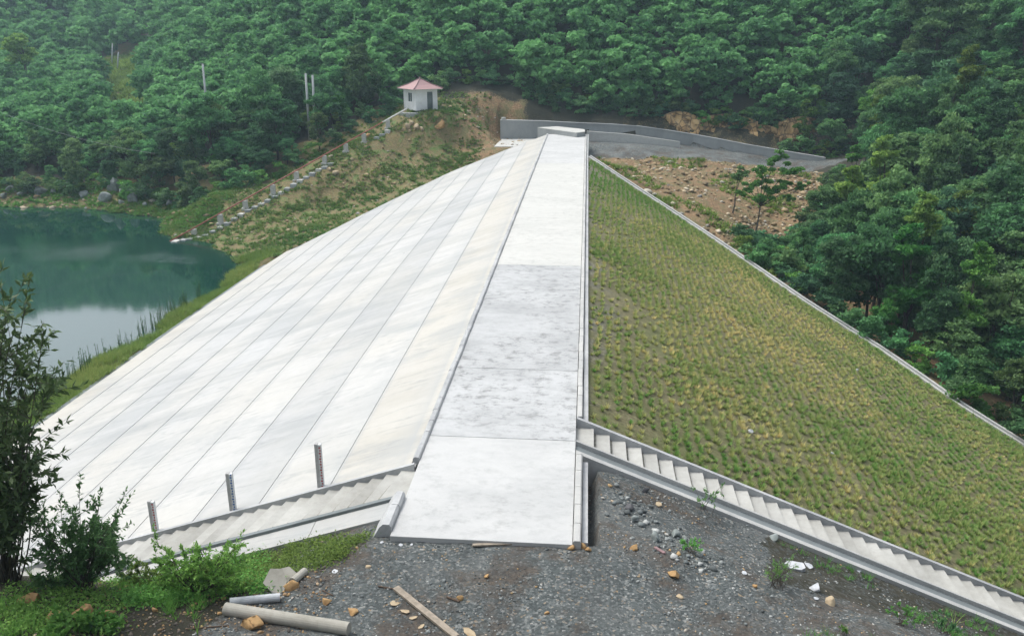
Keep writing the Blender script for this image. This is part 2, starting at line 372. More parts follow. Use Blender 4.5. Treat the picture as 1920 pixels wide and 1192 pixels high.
DF = np.array([(2.5,98.3),(2.75,98),(7.27,90),(11.2,83.4),(14.56,77.4),(17.75,71),(19.92,66.65),(24.3,60.2),(27.4,53.3),(30,49.9),(38,40),(46,29)])
def yfar_up(x): return np.interp(x, UF[:,0], UF[:,1])
def yfar_dn(x): return np.interp(x, DF[:,0], DF[:,1])
def hraw(x, y):
    x = np.atleast_1d(np.asarray(x, float)); y = np.atleast_1d(np.asarray(y, float)); out = np.empty(len(x))
    for i in range(0, len(x), 20000):
        q = np.stack([x[i:i+20000], y[i:i+20000]], 1)
        out[i:i+20000] = phi(np.linalg.norm(q[:,None]-cp[None,:,:2], axis=2))@_w[:_n]+_w[_n]
    return out
def height(x, y):
    x = np.atleast_1d(np.asarray(x, float)); y = np.atleast_1d(np.asarray(y, float))
    z = hraw(x, y)
    P = np.stack([x, y], 1)
    far = np.clip((np.hypot(x, y-20)-12)/60, 0, 1)
    bk = np.where((x > -48) & (x < -9) & (y > 84) & (y < 126), .35, 1.)
    z = z+bk*(vnoise(P, 1.3, 3)*(.05+.22*far)+vnoise(P, .35, 4)*(.06+.5*far))
    z = z+np.where(y < 35, vnoise(P, 5., 9)*.025+np.clip((x-3.4)/3,0,1)*(y < 25)*vnoise(P, 2.2, 14)*.10, 0)
    # flat made areas
    def flat(z, x0, x1, y0, y1, h, m=1.5):
        k = np.clip(np.minimum(np.minimum(x-x0, x1-x), np.minimum(y-y0, y1-y))/m, 0, 1); return z*(1-k)+h*k
    z = flat(z, -10.6, -2.4, 115.3, 129.5, -1.68, .8)
    k = (x > -10.6) & (x < WP[-1,0]) & (y > 118) & (y < np.interp(x, WP[:,0], WP[:,1])+.25); z = np.where(k, np.minimum(z, np.interp(x, WP[:,0], WP[:,2])-np.interp(x, [-10,20,34,36.2], [2.2,1.6,.7,.3])), z)
    k = (x > -9) & (x < WP[-1,0]) & (y > np.interp(x, WP[:,0], WP[:,1])+.25) & (y < 131); z = np.where(k, np.minimum(z, np.interp(x, WP[:,0], WP[:,2])-.1+.6*(y-np.interp(x, WP[:,0], WP[:,1]))), z)
    # under the dam
    ins = (x > -29.5) & (x < -2.3) & (y > 21.6) & (y < yfar_up(x)-.4); z = np.where(ins, np.minimum(z, (x+2.5)/3-1.0), z)
    ins = (x >= -3) & (x <= 3.2) & (y > 20.3) & (y < 119.5); z = np.where(ins, np.minimum(z, -1.2), z)
    ins = (x > 2.4) & (x < 46) & (y > 25.5) & (y < yfar_dn(x)-.35); z = np.where(ins, np.minimum(z, -(x-2.5)/2.5-1.0), z)
    edge = (x > 2.6) & (x < 46) & (y > 23.5) & (y <= 25.5); z = np.where(edge, np.minimum(z, -(x-2.5)/2.5-.05), z)
    edge = (x < -3.0) & (x > -29) & (y > 20.4) & (y <= 21.6); z = np.where(edge, np.minimum(z, (x+2.5)/3-.15), z)
    yu = yfar_up(x); edge = (x > -29) & (x < -4) & (y >= yu-.4) & (y < yu+2); z = np.where(edge, np.minimum(z, (x+2.5)/3-.12+np.maximum(y-yu,0)*.5), z)
    return z
def H(x, y): return float(height([x], [y])[0])
def seg(a, b, st): return np.arange(a, b, st)
gx = np.concatenate([seg(-430,-200,12), seg(-200,-120,4), seg(-120,-34,1.6), seg(-34,-15,.7), seg(-15,17,.22), seg(17,48,.8), seg(48,120,2), seg(120,430,12), [430]])
gy = np.concatenate([seg(-120,-10,8), seg(-10,13,1), seg(13,27,.2), seg(27,46,1.2), seg(46,132,.8), seg(132,140,.6), seg(140,230,1.8), seg(230,520,8), [520]])
X, Y = np.meshgrid(gx, gy); X = X.ravel(); Y = Y.ravel()
Z = height(X, Y)
nx, ny = len(gx), len(gy)
ii = (np.arange(ny-1)[:,None]*nx+np.arange(nx-1)[None,:]).ravel()
Fq = np.stack([ii, ii+1, ii+nx+1, ii+nx], 1)
# ground cover zones (what grows or lies where): r gravel, g grass, b orange soil
def box01(x, y, x0, x1, y0, y1, m): return np.clip(np.minimum(np.minimum(x-x0, x1-x), np.minimum(y-y0, y1-y))/m, 0, 1)
ROADPOLY = [(3,114),(20,115.4),(36,119),(40,123),(36,124.5),(30,126),(20,128.6),(2,127.6)]
def pinside(x, y, poly):
    c = np.zeros(len(x), bool); n = len(poly)
    for i in range(n):
        (x1,y1),(x2,y2) = poly[i], poly[(i+1)%n]
        k = ((y1 > y) != (y2 > y)) & (x < (x2-x1)*(y-y1)/((y2-y1) or 1e-9)+x1); c ^= k
    return c
def zones(x, y):
    r = np.zeros(len(x)); g = np.zeros(len(x)); b = np.zeros(len(x)); P = np.stack([x,y],1)
    nz = vnoise(P, .5, 12)
    r = np.maximum(r, (y < 25.4)*(y > 5)*np.clip((x+6.2+nz*.6)/.8, 0, 1)*(x < 60)*np.clip((14.5-x*.0+nz*2)/3, 0, 1)*1.)
    r = np.where((y < 25.6) & (x > 8.5+nz) & (y > 19.7+(x-8.5)*.15), r*.45, r)
    r = np.maximum(r, pinside(x, y, ROADPOLY)*1.)
    bank = (x < -8)*(x > -60)*(y > yfar_up(x)-2)*(y < np.where(x > -30, 129, 119))
    g = np.maximum(g, bank*1.)
    b = np.maximum(b, box01(x, y, -17, -5, 112.5, 133, 3)*.9)
    b = np.maximum(b, ((y < 117)*(y > yfar_dn(x)-1)*(x > 3)*(x < 34))*.72)
    b = np.maximum(b, (x > 8)*(x < 45)*(y > 129)*(y < 132.5)*.4)
    g = np.maximum(g, (x < -5.5)*(x > -30)*(y < 21.5)*(y > 8)*.3)
    g = np.maximum(g, (x < -29)*(x > -34)*(y < 85)*1.)
    g = np.maximum(g, 1.3*((np.abs(x+.525*y) < 9) & (y > 140) & (y < 235))*1.)
    g = np.maximum(g, (x < -40)*(y > 98)*(y < 118)*.7)
    g = np.maximum(g, (x > 12)*(y < 25)*(y > 14)*.25)
    return r, g, b
zr, zg, zb = zones(X, Y)
def ground_mat():
    m, nt, b = newmat('ground')
    a = attr(nt, 'zone'); sp = N(nt, 'ShaderNodeSeparateColor'); nt.links.new(a.outputs['Color'], sp.inputs[0])
    p = pos_node(nt)
    n1 = noise(nt, p, .8, 7, .7); n2 = noise(nt, p, 5, 6, .75); n3 = noise(nt, p, 26, 3, .7); n4 = noise(nt, p, .25, 4, .6)
    floor = ramp(nt, n1, [(.3,(.022,.024,.014)), (.7,(.055,.05,.03))])
    soil = ramp(nt, n2, [(.28,(.09,.055,.03)), (.43,(.20,.125,.062)), (.57,(.31,.20,.105)), (.72,(.46,.37,.25))])
    soil = mix(nt, ramp(nt, n1, [(.45,0.),(.6,.8)]), soil, ramp(nt, n2, [(.3,(.10,.13,.045)),(.7,(.17,.15,.07))]))
    grs = ramp(nt, n2, [(.3,(.07,.14,.03)), (.7,(.17,.22,.07))])
    grs = mix(nt, ramp(nt, n1, [(.40,0.),(.52,.95)]), grs, soil)
    vo = N(nt, 'ShaderNodeTexVoronoi'); vo.inputs['Scale'].default_value = 17; nt.links.new(p, vo.inputs['Vector'])
    vs = N(nt, 'ShaderNodeSeparateColor'); nt.links.new(vo.outputs['Color'], vs.inputs[0])
    st = ramp(nt, vs.outputs[0], [(0.,(.05,.06,.06)), (.5,(.115,.135,.135)), (.8,(.21,.23,.225)), (.94,(.40,.41,.39)), (1.,(.36,.25,.13))])
    grv = mix(nt, ramp(nt, n2, [(.40,0.),(.62,.75)]), st, (.085,.10,.098))
    grv = mix(nt, ramp(nt, n1, [(.42,0.),(.66,.5)]), grv, (.055,.06,.06))
    grv = mix(nt, ramp(nt, n4, [(.50,0.),(.66,.35)]), grv, (.24,.25,.24))
    n5 = noise(nt, p, .42, 6, .7); grv = mix(nt, ramp(nt, n5, [(.50,0.),(.60,.75)]), grv, ramp(nt, n2, [(.35,(.045,.04,.035)),(.6,(.12,.09,.065))]))
    def fray(v, lo=.40, hi=.60):
        f = math_(nt, 'ADD', v, math_(nt, 'MULTIPLY', math_(nt, 'SUBTRACT', math_(nt, 'ADD', math_(nt,'MULTIPLY',n1,.5), math_(nt,'MULTIPLY',n2,.5)), .5), 1.8))
        return ramp(nt, f, [(lo,0.),(hi,1.)])
    c = mix(nt, fray(sp.outputs[1]), floor, grs)
    c = mix(nt, fray(sp.outputs[2]), c, soil)
    # fray the gravel boundary
    fr = math_(nt, 'ADD', sp.outputs[0], math_(nt, 'MULTIPLY', math_(nt, 'SUBTRACT', n2, .5), 1.2))
    c = mix(nt, ramp(nt, fr, [(.42,0.),(.6,1.)]), c, grv)
    nt.links.new(c, b.inputs['Base Color']); b.inputs['Roughness'].default_value = .95
    bump(nt, b, math_(nt,'ADD',math_(nt,'MULTIPLY',n2,.7),math_(nt,'MULTIPLY',n3,.25)), .9, .25)
    return m
me = npmesh('ground', np.stack([X,Y,Z],1), Fq, ground_mat(), smooth=True)
ca = me.color_attributes.new('zone', 'FLOAT_COLOR', 'POINT')
ca.data.foreach_set('color', np.stack([zr,zg,zb,np.ones(len(zr))],1).astype(np.float32).ravel())
tag(mkobj('ground', me), kind='structure')

# ------------------------------------------------------------------ water
def water_mat():
    m, nt, b = newmat('water')
    b.inputs['Base Color'].default_value = (.008,.042,.032,1); b.inputs['Roughness'].default_value = .04
    b.inputs['IOR'].default_value = 2.1
    p = pos_node(nt, (.5,1,1)); n1 = noise(nt, p, 3.0, 4, .6)
    p2 = pos_node(nt); n2 = noise(nt, p2, .12, 3, .5)
    # a cat's-paw of wind off the far bank
    sx = N(nt, 'ShaderNodeSeparateXYZ'); g = N(nt, 'ShaderNodeNewGeometry'); nt.links.new(g.outputs['Position'], sx.inputs[0])
    d = math_(nt, 'ABSOLUTE', math_(nt, 'SUBTRACT', sx.outputs[1], 88.))
    band = ramp(nt, math_(nt, 'DIVIDE', d, 7.), [(0.,1.),(.6,.6),(1.,0.)])
    wind = math_(nt, 'MULTIPLY', band, ramp(nt, n2, [(.35,.1),(.6,1.)]))
    h = math_(nt, 'MULTIPLY', n1, math_(nt, 'ADD', math_(nt, 'MULTIPLY', wind, .7), .02))
    bump(nt, b, h, .35, .12)
    return m
mb = MB(); mb.add([(-230,-60,-9.7),(-20,-60,-9.7),(-20,125,-9.7),(-230,125,-9.7)], [(0,1,2,3)])
tag(mb.build('water', water_mat()), kind='structure')

# ------------------------------------------------------------------ the dam
dam = thing('dam', (0, 20, 0), 'long white concrete faced dam running from the gravel in front to the far hillside', 'dam')
SK = 1.6
def zup(x): return (x+2.5)/3
# joint bed under the facing
xs = [-2.75, -5.5, -8.0, -10.4, -12.8, -15.2, -17.6, -20.0, -22.4, -24.8, -27.1, -29.25]
fmats = ['facing_cream','facing','facing_grey','facing','facing','facing_grey','facing','facing_grey','facing','facing','facing_cream']
for k in range(len(xs)-1):
    x0, x1 = xs[k], xs[k+1]
    g = .004; xa, xb = x0-g, x1+g
    q = MB(); Yn = 24.12
    cut = [xa, xb] if k != len(xs)-2 else [xa, xb]
    # polygon of the strip: near edge, far edge follows the abutment
    n = 5; pts = [xa+(xb-xa)*i/n for i in range(n+1)]
    lift = [.016-.022*i/n for i in range(n+1)]        # each strip laid a little proud of the one below
    if k == len(xs)-2: fy = [min(float(yfar_up(x)), 84.8-12*(i/n)**2*0) for i, x in enumerate(pts)]
    else: fy = [float(yfar_up(x)) for x in pts]
    ny_ = 3
    for i in range(n):
        a, b2 = pts[i], pts[i+1]; za, zb_ = zup(a)+lift[i], zup(b2)+lift[i+1]
        q.hexa([(a,Yn,za-.35),(a,fy[i],za-.35),(b2,fy[i+1],zb_-.35),(b2,Yn,zb_-.35)],
               [(a,Yn,za),(a,fy[i],za),(b2,fy[i+1],zb_),(b2,Yn,zb_)])
    o = q.build('facing_panel', M[fmats[k]], dam)
# dark bed + side skirt along the far edge and toe
q = MB()
fp = [(x, float(yfar_up(x))) for x in np.linspace(-2.6,-29.3,28)]
for (a, ya), (b2, yb) in zip(fp[:-1], fp[1:]):
    q.hexa([(a,24.1,zup(a)-3),(a,ya+.05,zup(a)-3),(b2,yb+.05,zup(b2)-3),(b2,24.1,zup(b2)-3)],
           [(a,24.1,zup(a)-.06),(a,ya+.05,zup(a)-.06),(b2,yb+.05,zup(b2)-.06),(b2,24.1,zup(b2)-.06)])
q.build('facing_bed', M['joint'], dam)
q = MB()      # dark coping strip that outlines the facing
for (a, ya), (b2, yb) in zip(fp[:-1], fp[1:]):
    q.hexa([(a,ya+.06,zup(a)-2),(a,ya+.42,zup(a)-2),(b2,yb+.42,zup(b2)-2),(b2,yb+.06,zup(b2)-2)],
           [(a,ya+.06,zup(a)-.02),(a,ya+.42,zup(a)-.08),(b2,yb+.42,zup(b2)-.08),(b2,yb+.06,zup(b2)-.02)])
q.box(-29.62,-29.27,24,60.2,-11,-8.98); 
q.hexa([(-29.62,60.2,-11),(-29.27,60.2,-11),(-28.7,80,-11),(-29.05,80,-11)],[(-29.62,60.2,-8.98),(-29.27,60.2,-8.98),(-28.7,80,-8.80),(-29.05,80,-8.80)])
q.build('edge_beam', M['gutter_floor'], dam)
# crest slabs
cj = [19.97, 26.19, 32.5, 49.1, 77.1, 91., 106.6, 118.3]
cm = ['crest_white','crest_grey','crest_grey','crest_cream','crest_cream','crest_white','crest_white']
for k in range(len(cj)-1):
    q = MB(); q.box(-2.5, 2.5, cj[k]+.015, cj[k+1]-.015, -.22, 0.)
    q.build('crest_slab', M[cm[k]], dam, bev=.008)
q = MB(); q.box(-2.45,2.45,20.02,118.25,-2.5,-.05); q.build('crest_fill', M['joint'], dam)
# kerbs of the crest: laid blocks with joints
def blocks(q, y0, y1, prof, L=.98, jit=.012, rs=random.Random(3)):
    y = y0
    while y < y1-.05:
        e = min(y+L*rs.uniform(.9,1.1), y1); dx = rs.uniform(-jit, jit); dz = rs.uniform(-jit, jit)*.7
        a = [(px+dx, y+.012, pz+dz) for px, pz in prof]; b2 = [(px+dx, e-.012, pz+dz) for px, pz in prof]
        n = len(prof); q.add(a+b2, [tuple(range(n))[::-1], tuple(range(n,2*n))]+[(i,(i+1)%n,n+(i+1)%n,n+i) for i in range(n)]); y = e
q = MB(); blocks(q, 24.35, 118.2, [(-2.72,-.25),(-2.50,-.25),(-2.50,.06),(-2.54,.11),(-2.66,.12),(-2.73,.06)]); q.build('left_kerb', M['kerb'], dam)
q = MB(); blocks(q, 20.2, 22.05, [(-3.15,-.45),(-2.50,-.35),(-2.50,.12),(-2.56,.20),(-2.74,.20),(-2.84,.10)], L=1.1); q.build('kerb_block', M['kerb'], dam)
q = MB(); blocks(q, 27.95, 118.2, [(2.52,-.25),(2.72,-.25),(2.72,.05),(2.69,.09),(2.55,.09),(2.52,.06)], jit=.008); q.build('right_kerb', M['kerb_light'], dam)
q = MB(); blocks(q, 20.0, 25.15, [(2.52,-.25),(2.74,-.25),(2.74,.05),(2.70,.10),(2.55,.10),(2.52,.06)], jit=.006); q.build('right_kerb', M['kerb_light'], dam)
q = MB(); q.box(2.75,2.93,28.0,118.25,-2.6,-.10); q.box(2.76,2.92,20.35,25.0,-1.6,-.16); q.build('kerb_ledge', M['kerb'], dam)

# grassed downstream slope
def zdn(x): return -(x-2.5)/2.5
def turf_soil():
    m, nt, b = newmat('turf_soil'); p = pos_node(nt)
    n1 = noise(nt, p, .35, 5, .6); n2 = noise(nt, p, 6, 6, .75)
    c = ramp(nt, n2, [(.3,(.08,.075,.04)), (.5,(.17,.155,.075)), (.72,(.30,.28,.18))])
    c = mix(nt, ramp(nt, n1, [(.47,0.),(.62,.6)]), c, (.12,.145,.045))
    sx = N(nt, 'ShaderNodeSeparateXYZ'); g = N(nt, 'ShaderNodeNewGeometry'); nt.links.new(g.outputs['Position'], sx.inputs[0])
    k = ramp(nt, math_(nt, 'ADD', math_(nt,'MULTIPLY',sx.outputs[0],.1), math_(nt,'MULTIPLY',n1,1.)), [(.62,.8),(.86,0.)])
    c = mix(nt, k, c, ramp(nt, n2, [(.35,(.08,.085,.08)),(.65,(.26,.27,.26))]))
    nt.links.new(c, b.inputs['Base Color']); b.inputs['Roughness'].default_value = 1; bump(nt, b, n2, .9, .15); return m
xs2 = np.concatenate([np.arange(2.94, 46, .5), [46.]]); V = []; cols = []
NY = 60
for x in xs2:
    y1 = float(yfar_dn(x)); y0 = 27.96
    if y1 < y0+.5: y1 = y0+.5
    for j in range(NY):
        y = y0+(y1-y0)*j/(NY-1); V.append((x, y, zdn(x)-.12))
V = np.array(V); V[:,2] += vnoise(V[:,:2], 1.1, 21)*.05
Fd = []
for i in range(len(xs2)-1):
    for j in range(NY-1): Fd.append((i*NY+j, (i+1)*NY+j, (i+1)*NY+j+1, i*NY+j+1))
tag(mkobj('embankment', npmesh('embankment', V, np.array(Fd), turf_soil(), smooth=True)), kind='structure')
# planted tufts of turf, far too many to count
def tufts(name, P, h, nb, spread, wid, mat, tone, label, cat, lean=.5, seed=5):
    r = np.random.default_rng(seed); n = len(P)
    C = np.repeat(P, nb, 0); t = np.repeat(tone, nb); hh = np.repeat(h, nb)*r.uniform(.6,1.15,n*nb)
    a = r.uniform(0, 2*np.pi, n*nb); d = np.stack([np.cos(a), np.sin(a), np.zeros_like(a)],1)
    rad = r.uniform(0,1,n*nb)[:,None]*np.repeat(np.broadcast_to(spread,(n,)), nb)[:,None]
    base = C+d*rad*.6; tip = C+d*(rad*1.6+hh[:,None]*lean*r.uniform(.3,1,n*nb)[:,None])+np.array([0,0,1.])*hh[:,None]
    s = np.stack([-d[:,1], d[:,0], d[:,2]],1)*wid
    mid = (base+tip)/2+np.array([0,0,1.])*hh[:,None]*.12
    V = np.stack([base-s, base+s, tip, mid-s*.2],1)[:,[0,1,2]].reshape(-1,3)
    Fq = np.arange(len(V)).reshape(-1,3)
    tn = np.clip(t+r.uniform(-.18,.18,n*nb), 0, 1)
    o = mkobj(name, npmesh(name, V, Fq, mat, tn)); tag(o, label, cat, kind='stuff'); return o
P = []; hh = []; tn = []
r_ = np.random.default_rng(11)
ri = 0
for x in np.arange(.4, 45, .45):
    for y in np.arange(28.3, 98, .27):
        P.append((x+(y-28)*.035+r_.normal()*.07, y+r_.normal()*.10))
P = np.array(P); P = P[(P[:,1] < yfar_dn(P[:,0])-.3) & (P[:,0] < 45.5) & (P[:,0] > 3.08+.1*np.sin(P[:,1]*3))]
pn = vnoise(P, .16, 31); pn2 = vnoise(P, .6, 32)
keep = r_.uniform(size=len(P)) < np.clip(.95-.5*(P[:,0] < 7+pn*2)*(pn2 > .1), 0, 1); P = P[keep]; pn = pn[keep]; pn2 = pn2[keep]
# straw-coloured middle of the slope, greener along the far gutter
dist = (yfar_dn(P[:,0])-P[:,1])
tn = np.clip(.64+.42*pn+.15*pn2-.45*np.exp(-dist/6.)-.16*np.exp(-(P[:,0]-3)/6.), .02, .98)
tn = np.clip(tn+r_.normal(size=len(P))*.16, 0, 1)
Pz = np.column_stack([P, zdn(P[:,0])-.12])
tufts('turf_tufts', Pz, r_.uniform(.12,.25,len(P)), 34, .11, .023, M['grass_turf'], tn, 'rows of small green and straw coloured grass tufts planted on the sloping embankment', 'grass', lean=.45)
q2_ = np.column_stack([r_.uniform(3.2,44,26000), r_.uniform(28.3,97,26000)]); dd_ = yfar_dn(q2_[:,0])-q2_[:,1]
q2_ = q2_[(dd_ > .3) & ((vnoise(q2_, .33, 51) > .42) | (dd_ < 5+4*vnoise(q2_, .3, 52)))]
tufts('turf_patches', np.column_stack([q2_, zdn(q2_[:,0])-.12]), r_.uniform(.10,.30,len(q2_)), 14, .13, .025, M['grass_turf'], np.clip(.22+.2*vnoise(q2_, .5, 53), 0, 1), 'green patches where the grass on the sloping embankment has grown together', 'grass', lean=.5, seed=8)
# gutter along the far edge of the grass slope
gut = thing('gutter', (2.75, 98.3, 0), 'narrow pale concrete gutter running down the far edge of the grassed slope', 'gutter')
def strip(q, pts, off0, off1, z0, z1):
    """bar following pts in plan between two sideways offsets"""
    pts = [np.array(p, float) for p in pts]; rr = []
    for i, p in enumerate(pts):
        d = pts[min(i+1,len(pts)-1)]-pts[max(i-1,0)]; d[2] = 0; d /= np.linalg.norm(d); nrm = np.array([d[1], -d[0], 0])
        if nrm[1] < 0: nrm = -nrm
        rr.append([p+nrm*off0+[0,0,z0], p+nrm*off1+[0,0,z0], p+nrm*off1+[0,0,z1], p+nrm*off0+[0,0,z1]])
    k = len(q.v)
    for r4 in rr: q.v += [tuple(v) for v in r4]
    for i in range(len(rr)-1):
        for j in range(4): q.f.append((k+i*4+j, k+i*4+(j+1)%4, k+i*4+4+(j+1)%4, k+i*4+4+j)); q.m.append(0)
    q.f.append((k+3,k+2,k+1,k)); q.m.append(0); e = k+4*(len(rr)-1); q.f.append((e,e+1,e+2,e+3)); q.m.append(0)
gp = []
for i in range(len(DF)-2):
    for t in (0, .5): 
        xx = DF[i+1,0]*(1-t)+DF[i+2,0]*t; gp.append((xx, float(yfar_dn(xx)), zdn(xx)))
q = MB(); strip(q, gp, 0, .14, -.6, .02); q.build('gutter_edge', M['kerb_light'], gut)
q = MB(); strip(q, gp, .145, .40, -.8, -.12); q.build('gutter_bed', M['wall'], gut)
q = MB(); strip(q, gp, .405, .55, -.8, .03); q.build('gutter_edge', M['kerb_light'], gut)

# ------------------------------------------------------------------ the two staircases
ls = thing('staircase', (-2.7, 22.1, 0), 'pale concrete staircase with dark kerbs descending left toward the lake beside the tall bush', 'staircase')
run, rise = .487, .1623
for k in range(50):
    xa = -2.52-run*k if k else -2.50; xb = -2.52-run*(k+1)
    if xb < -27: break
    zt = zup(-2.52-run*(k+1))+.02 if k else -.03
    zt = -.03-rise*(k+1)
    sk = lambda y: .17*(y-24.1)
    q = MB(); ya, yb = 22.22, 24.0
    q.hexa([(xb+sk(ya),ya,zt-.9),(xa-(.0 if k else 0)+ (sk(ya) if k else 0),ya,zt-.9),(xa+(sk(yb) if k else 0),yb,zt-.9),(xb+sk(yb),yb,zt-.9)],
           [(xb+sk(ya),ya,zt),(xa+(sk(ya) if k else 0),ya,zt),(xa+(sk(yb) if k else 0),yb,zt),(xb+sk(yb),yb,zt)])
    st_ = q.build('step', M['step'], ls)
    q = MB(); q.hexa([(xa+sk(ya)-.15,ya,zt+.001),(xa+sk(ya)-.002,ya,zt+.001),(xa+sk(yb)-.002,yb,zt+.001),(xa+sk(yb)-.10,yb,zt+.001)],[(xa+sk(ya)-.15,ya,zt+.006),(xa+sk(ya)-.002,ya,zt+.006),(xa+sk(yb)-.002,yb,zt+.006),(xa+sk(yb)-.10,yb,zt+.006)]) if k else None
    if k: q.build('grime_shade', M['grime_shade'], ls)  # grime and crease shade painted as a strip at the tread's back
q = MB()
x0, x1 = -2.62, -27.
q.hexa([(x0,24.0,zup(x0)-1),(x0,24.13,zup(x0)-1),(x1,24.13,zup(x1)-1),(x1,24.0,zup(x1)-1)],
       [(x0,24.0,zup(x0)+.09),(x0,24.13,zup(x0)+.09),(x1,24.13,zup(x1)+.09),(x1,24.0,zup(x1)+.09)]); q.build('stair_kerb', M['kerb'], ls)
q = MB(); q.hexa([(x0,22.05,zup(x0)-1),(x0,22.21,zup(x0)-1),(x1,22.21,zup(x1)-1),(x1,22.05,zup(x1)-1)],
       [(x0,22.05,zup(x0)+.07),(x0,22.21,zup(x0)+.07),(x1,22.21,zup(x1)+.07),(x1,22.05,zup(x1)+.07)]); q.build('stair_kerb', M['gutter_floor'], ls)
q = MB()
for i in range(10):
    a = -2.9-2.4*i; b2 = a-2.38
    q.hexa([(a,21.25,zup(a)-1),(a,22.04,zup(a)-1),(b2,22.04,zup(b2)-1),(b2,21.25,zup(b2)-1)],
           [(a,21.25,zup(a)-.10),(a,22.04,zup(a)-.03),(b2,22.04,zup(b2)-.03),(b2,21.25,zup(b2)-.10)])
q.build('apron', M['facing'], ls)

rs_ = thing('staircase', (2.95, 26.9, 0), 'pale concrete staircase with a gutter alongside, descending right between grass slope and dark gravel', 'staircase')
SX = [2.55]; k = 0
for i in range(50):
    SX.append(SX[-1]+(.575-.0032*i if i < 40 else .45))
for k in range(40):
    xa, xb = SX[k], SX[k+1]; zt = zdn(xb)-.02
    q = MB(); q.box(xa if k else 2.50, xb, 26.22, 27.76, zt-1.0, zt); q.build('step', M['step'], rs_)
    if k: q = MB(); q.box(xa+.001, xa+.09, 26.23, 27.75, zt+.001, zt+.006); q.build('grime_shade', M['grime_shade'], rs_)  # same strip here: dirt and painted shade where tread meets riser
XE = SX[40]
def bar_dn(q, x0, x1, y0, y1, d0, d1, n=1, dy=0.):
    q.hexa([(x0,y0,zdn(x0)+d0),(x1,y0+dy,zdn(x1)+d0),(x1,y1+dy,zdn(x1)+d0),(x0,y1,zdn(x0)+d0)],
           [(x0,y0,zdn(x0)+d1),(x1,y0+dy,zdn(x1)+d1),(x1,y1+dy,zdn(x1)+d1),(x0,y1,zdn(x0)+d1)])
q = MB(); bar_dn(q, 2.52, XE, 27.77, 27.94, -1, .10); q.build('stair_kerb', M['kerb'], rs_)
q = MB(); bar_dn(q, 2.52, XE, 26.10, 26.21, -1, .04); q.build('stair_kerb', M['kerb_light'], rs_)
q = MB(); bar_dn(q, 2.52, XE, 25.52, 26.10, -1, -.11); q.build('gutter_bed', M['gutter_floor'], rs_)
q = MB(); bar_dn(q, 2.52, XE, 25.28, 25.51, -1, .02); q.build('gutter_edge', M['kerb_light'], rs_)

# ------------------------------------------------------------------ gauge posts
GL = ['white gauge post with red marks beside the left staircase, nearest to the tall bush',
      'white gauge post with blue marks beside the left staircase',
      'white gauge post with red marks beside the left staircase, nearest to the crest road']
for (bx, by, ty, lb, mk) in ((277,1012,938,GL[0],'red_mark'), (430,967,886,GL[1],'blue_mark'), (600,917,831,GL[2],'red_mark')):
    p = on_up(bx, by); x, y = float(p[0]), 24.32; z0 = zup(x)
    hgt = float(atY(bx, ty, y)[2]-z0)
    t = thing('gauge_post', (x, y, z0), lb, 'gauge post', 'water level gauge posts along the left staircase')
    q = MB(); q.box(x-.115, x-.0, y-.07, y+.07, z0-.5, z0+hgt); q.build('post', M['gauge_grey'], t, bev=.01)
    q = MB(); q.box(x+.002, x+.10, y-.072, y+.06, z0-.3, z0+hgt-.02); q.build('scale_board', M['gauge_white'], t)
    q = MB(); 
    n = int(hgt/.1)
    for i in range(n):
        z = z0+.05+i*.1
        if i % 2: q.box(x+.055, x+.098, y-.079, y-.0725, z, z+.055)
        else: q.box(x+.03, x+.098, y-.079, y-.0725, z, z+.05)
    o = q.build('scale_marks', M[mk], t)

# ------------------------------------------------------------------ far end: spillway walls
sw = thing('retaining_wall', tuple(wpts[0]*[1,1,0]), 'long grey concrete wall curving behind the road at the far end of the dam', 'wall')
q = MB(); k = 0
for a, b2 in zip(wpts[:-1], wpts[1:]):
    bz = lambda p: -4.6 if p[0] > 20 else -3.2
    q.hexa([(a[0],a[1],bz(a)),(b2[0],b2[1],bz(b2)),(b2[0],b2[1]+.5,bz(b2)),(a[0],a[1]+.5,bz(a))], [(a[0],a[1],a[2]),(b2[0],b2[1],b2[2]),(b2[0],b2[1]+.5,b2[2]),(a[0],a[1]+.5,a[2])])
q.build('wall', M['wall'], sw)
q = MB()
for a, b2 in zip(wpts[:-1], wpts[1:]):
    a = a+[0,0,.003]; b2 = b2+[0,0,.003]
    q.hexa([(a[0],a[1]-.06,a[2]),(b2[0],b2[1]-.06,b2[2]),(b2[0],b2[1]+.56,b2[2]),(a[0],a[1]+.56,a[2])], [(a[0],a[1]-.06,a[2]+.10),(b2[0],b2[1]-.06,b2[2]+.10),(b2[0],b2[1]+.56,b2[2]+.10),(a[0],a[1]+.56,a[2]+.10)])
q.build('coping', M['kerb'], sw)
q = MB(); a = wpts[0]; q.box(a[0]+.15, a[0]+.75, a[1]+.05, a[1]+.5, a[2]+.103, a[2]+.42); o = q.build('cement_block', M['kerb_light'], bev=.04); tag(o, 'small white block lying on the left end of the long grey wall', 'block')
# white apron left of the crest end
q = MB(); z = -1.6
pa = [atZ(926,275,z), atZ(1003,275,z), atZ(1003,257.5,z), atZ(944,257.5,z)]
q.hexa([tuple(p-[0,0,1.2]) for p in pa], [tuple(p) for p in pa]); o = q.build('spillway_apron', M['crest_cream']); tag(o, 'cream concrete apron slab at the foot of the long grey wall, left of the crest', 'concrete slab')
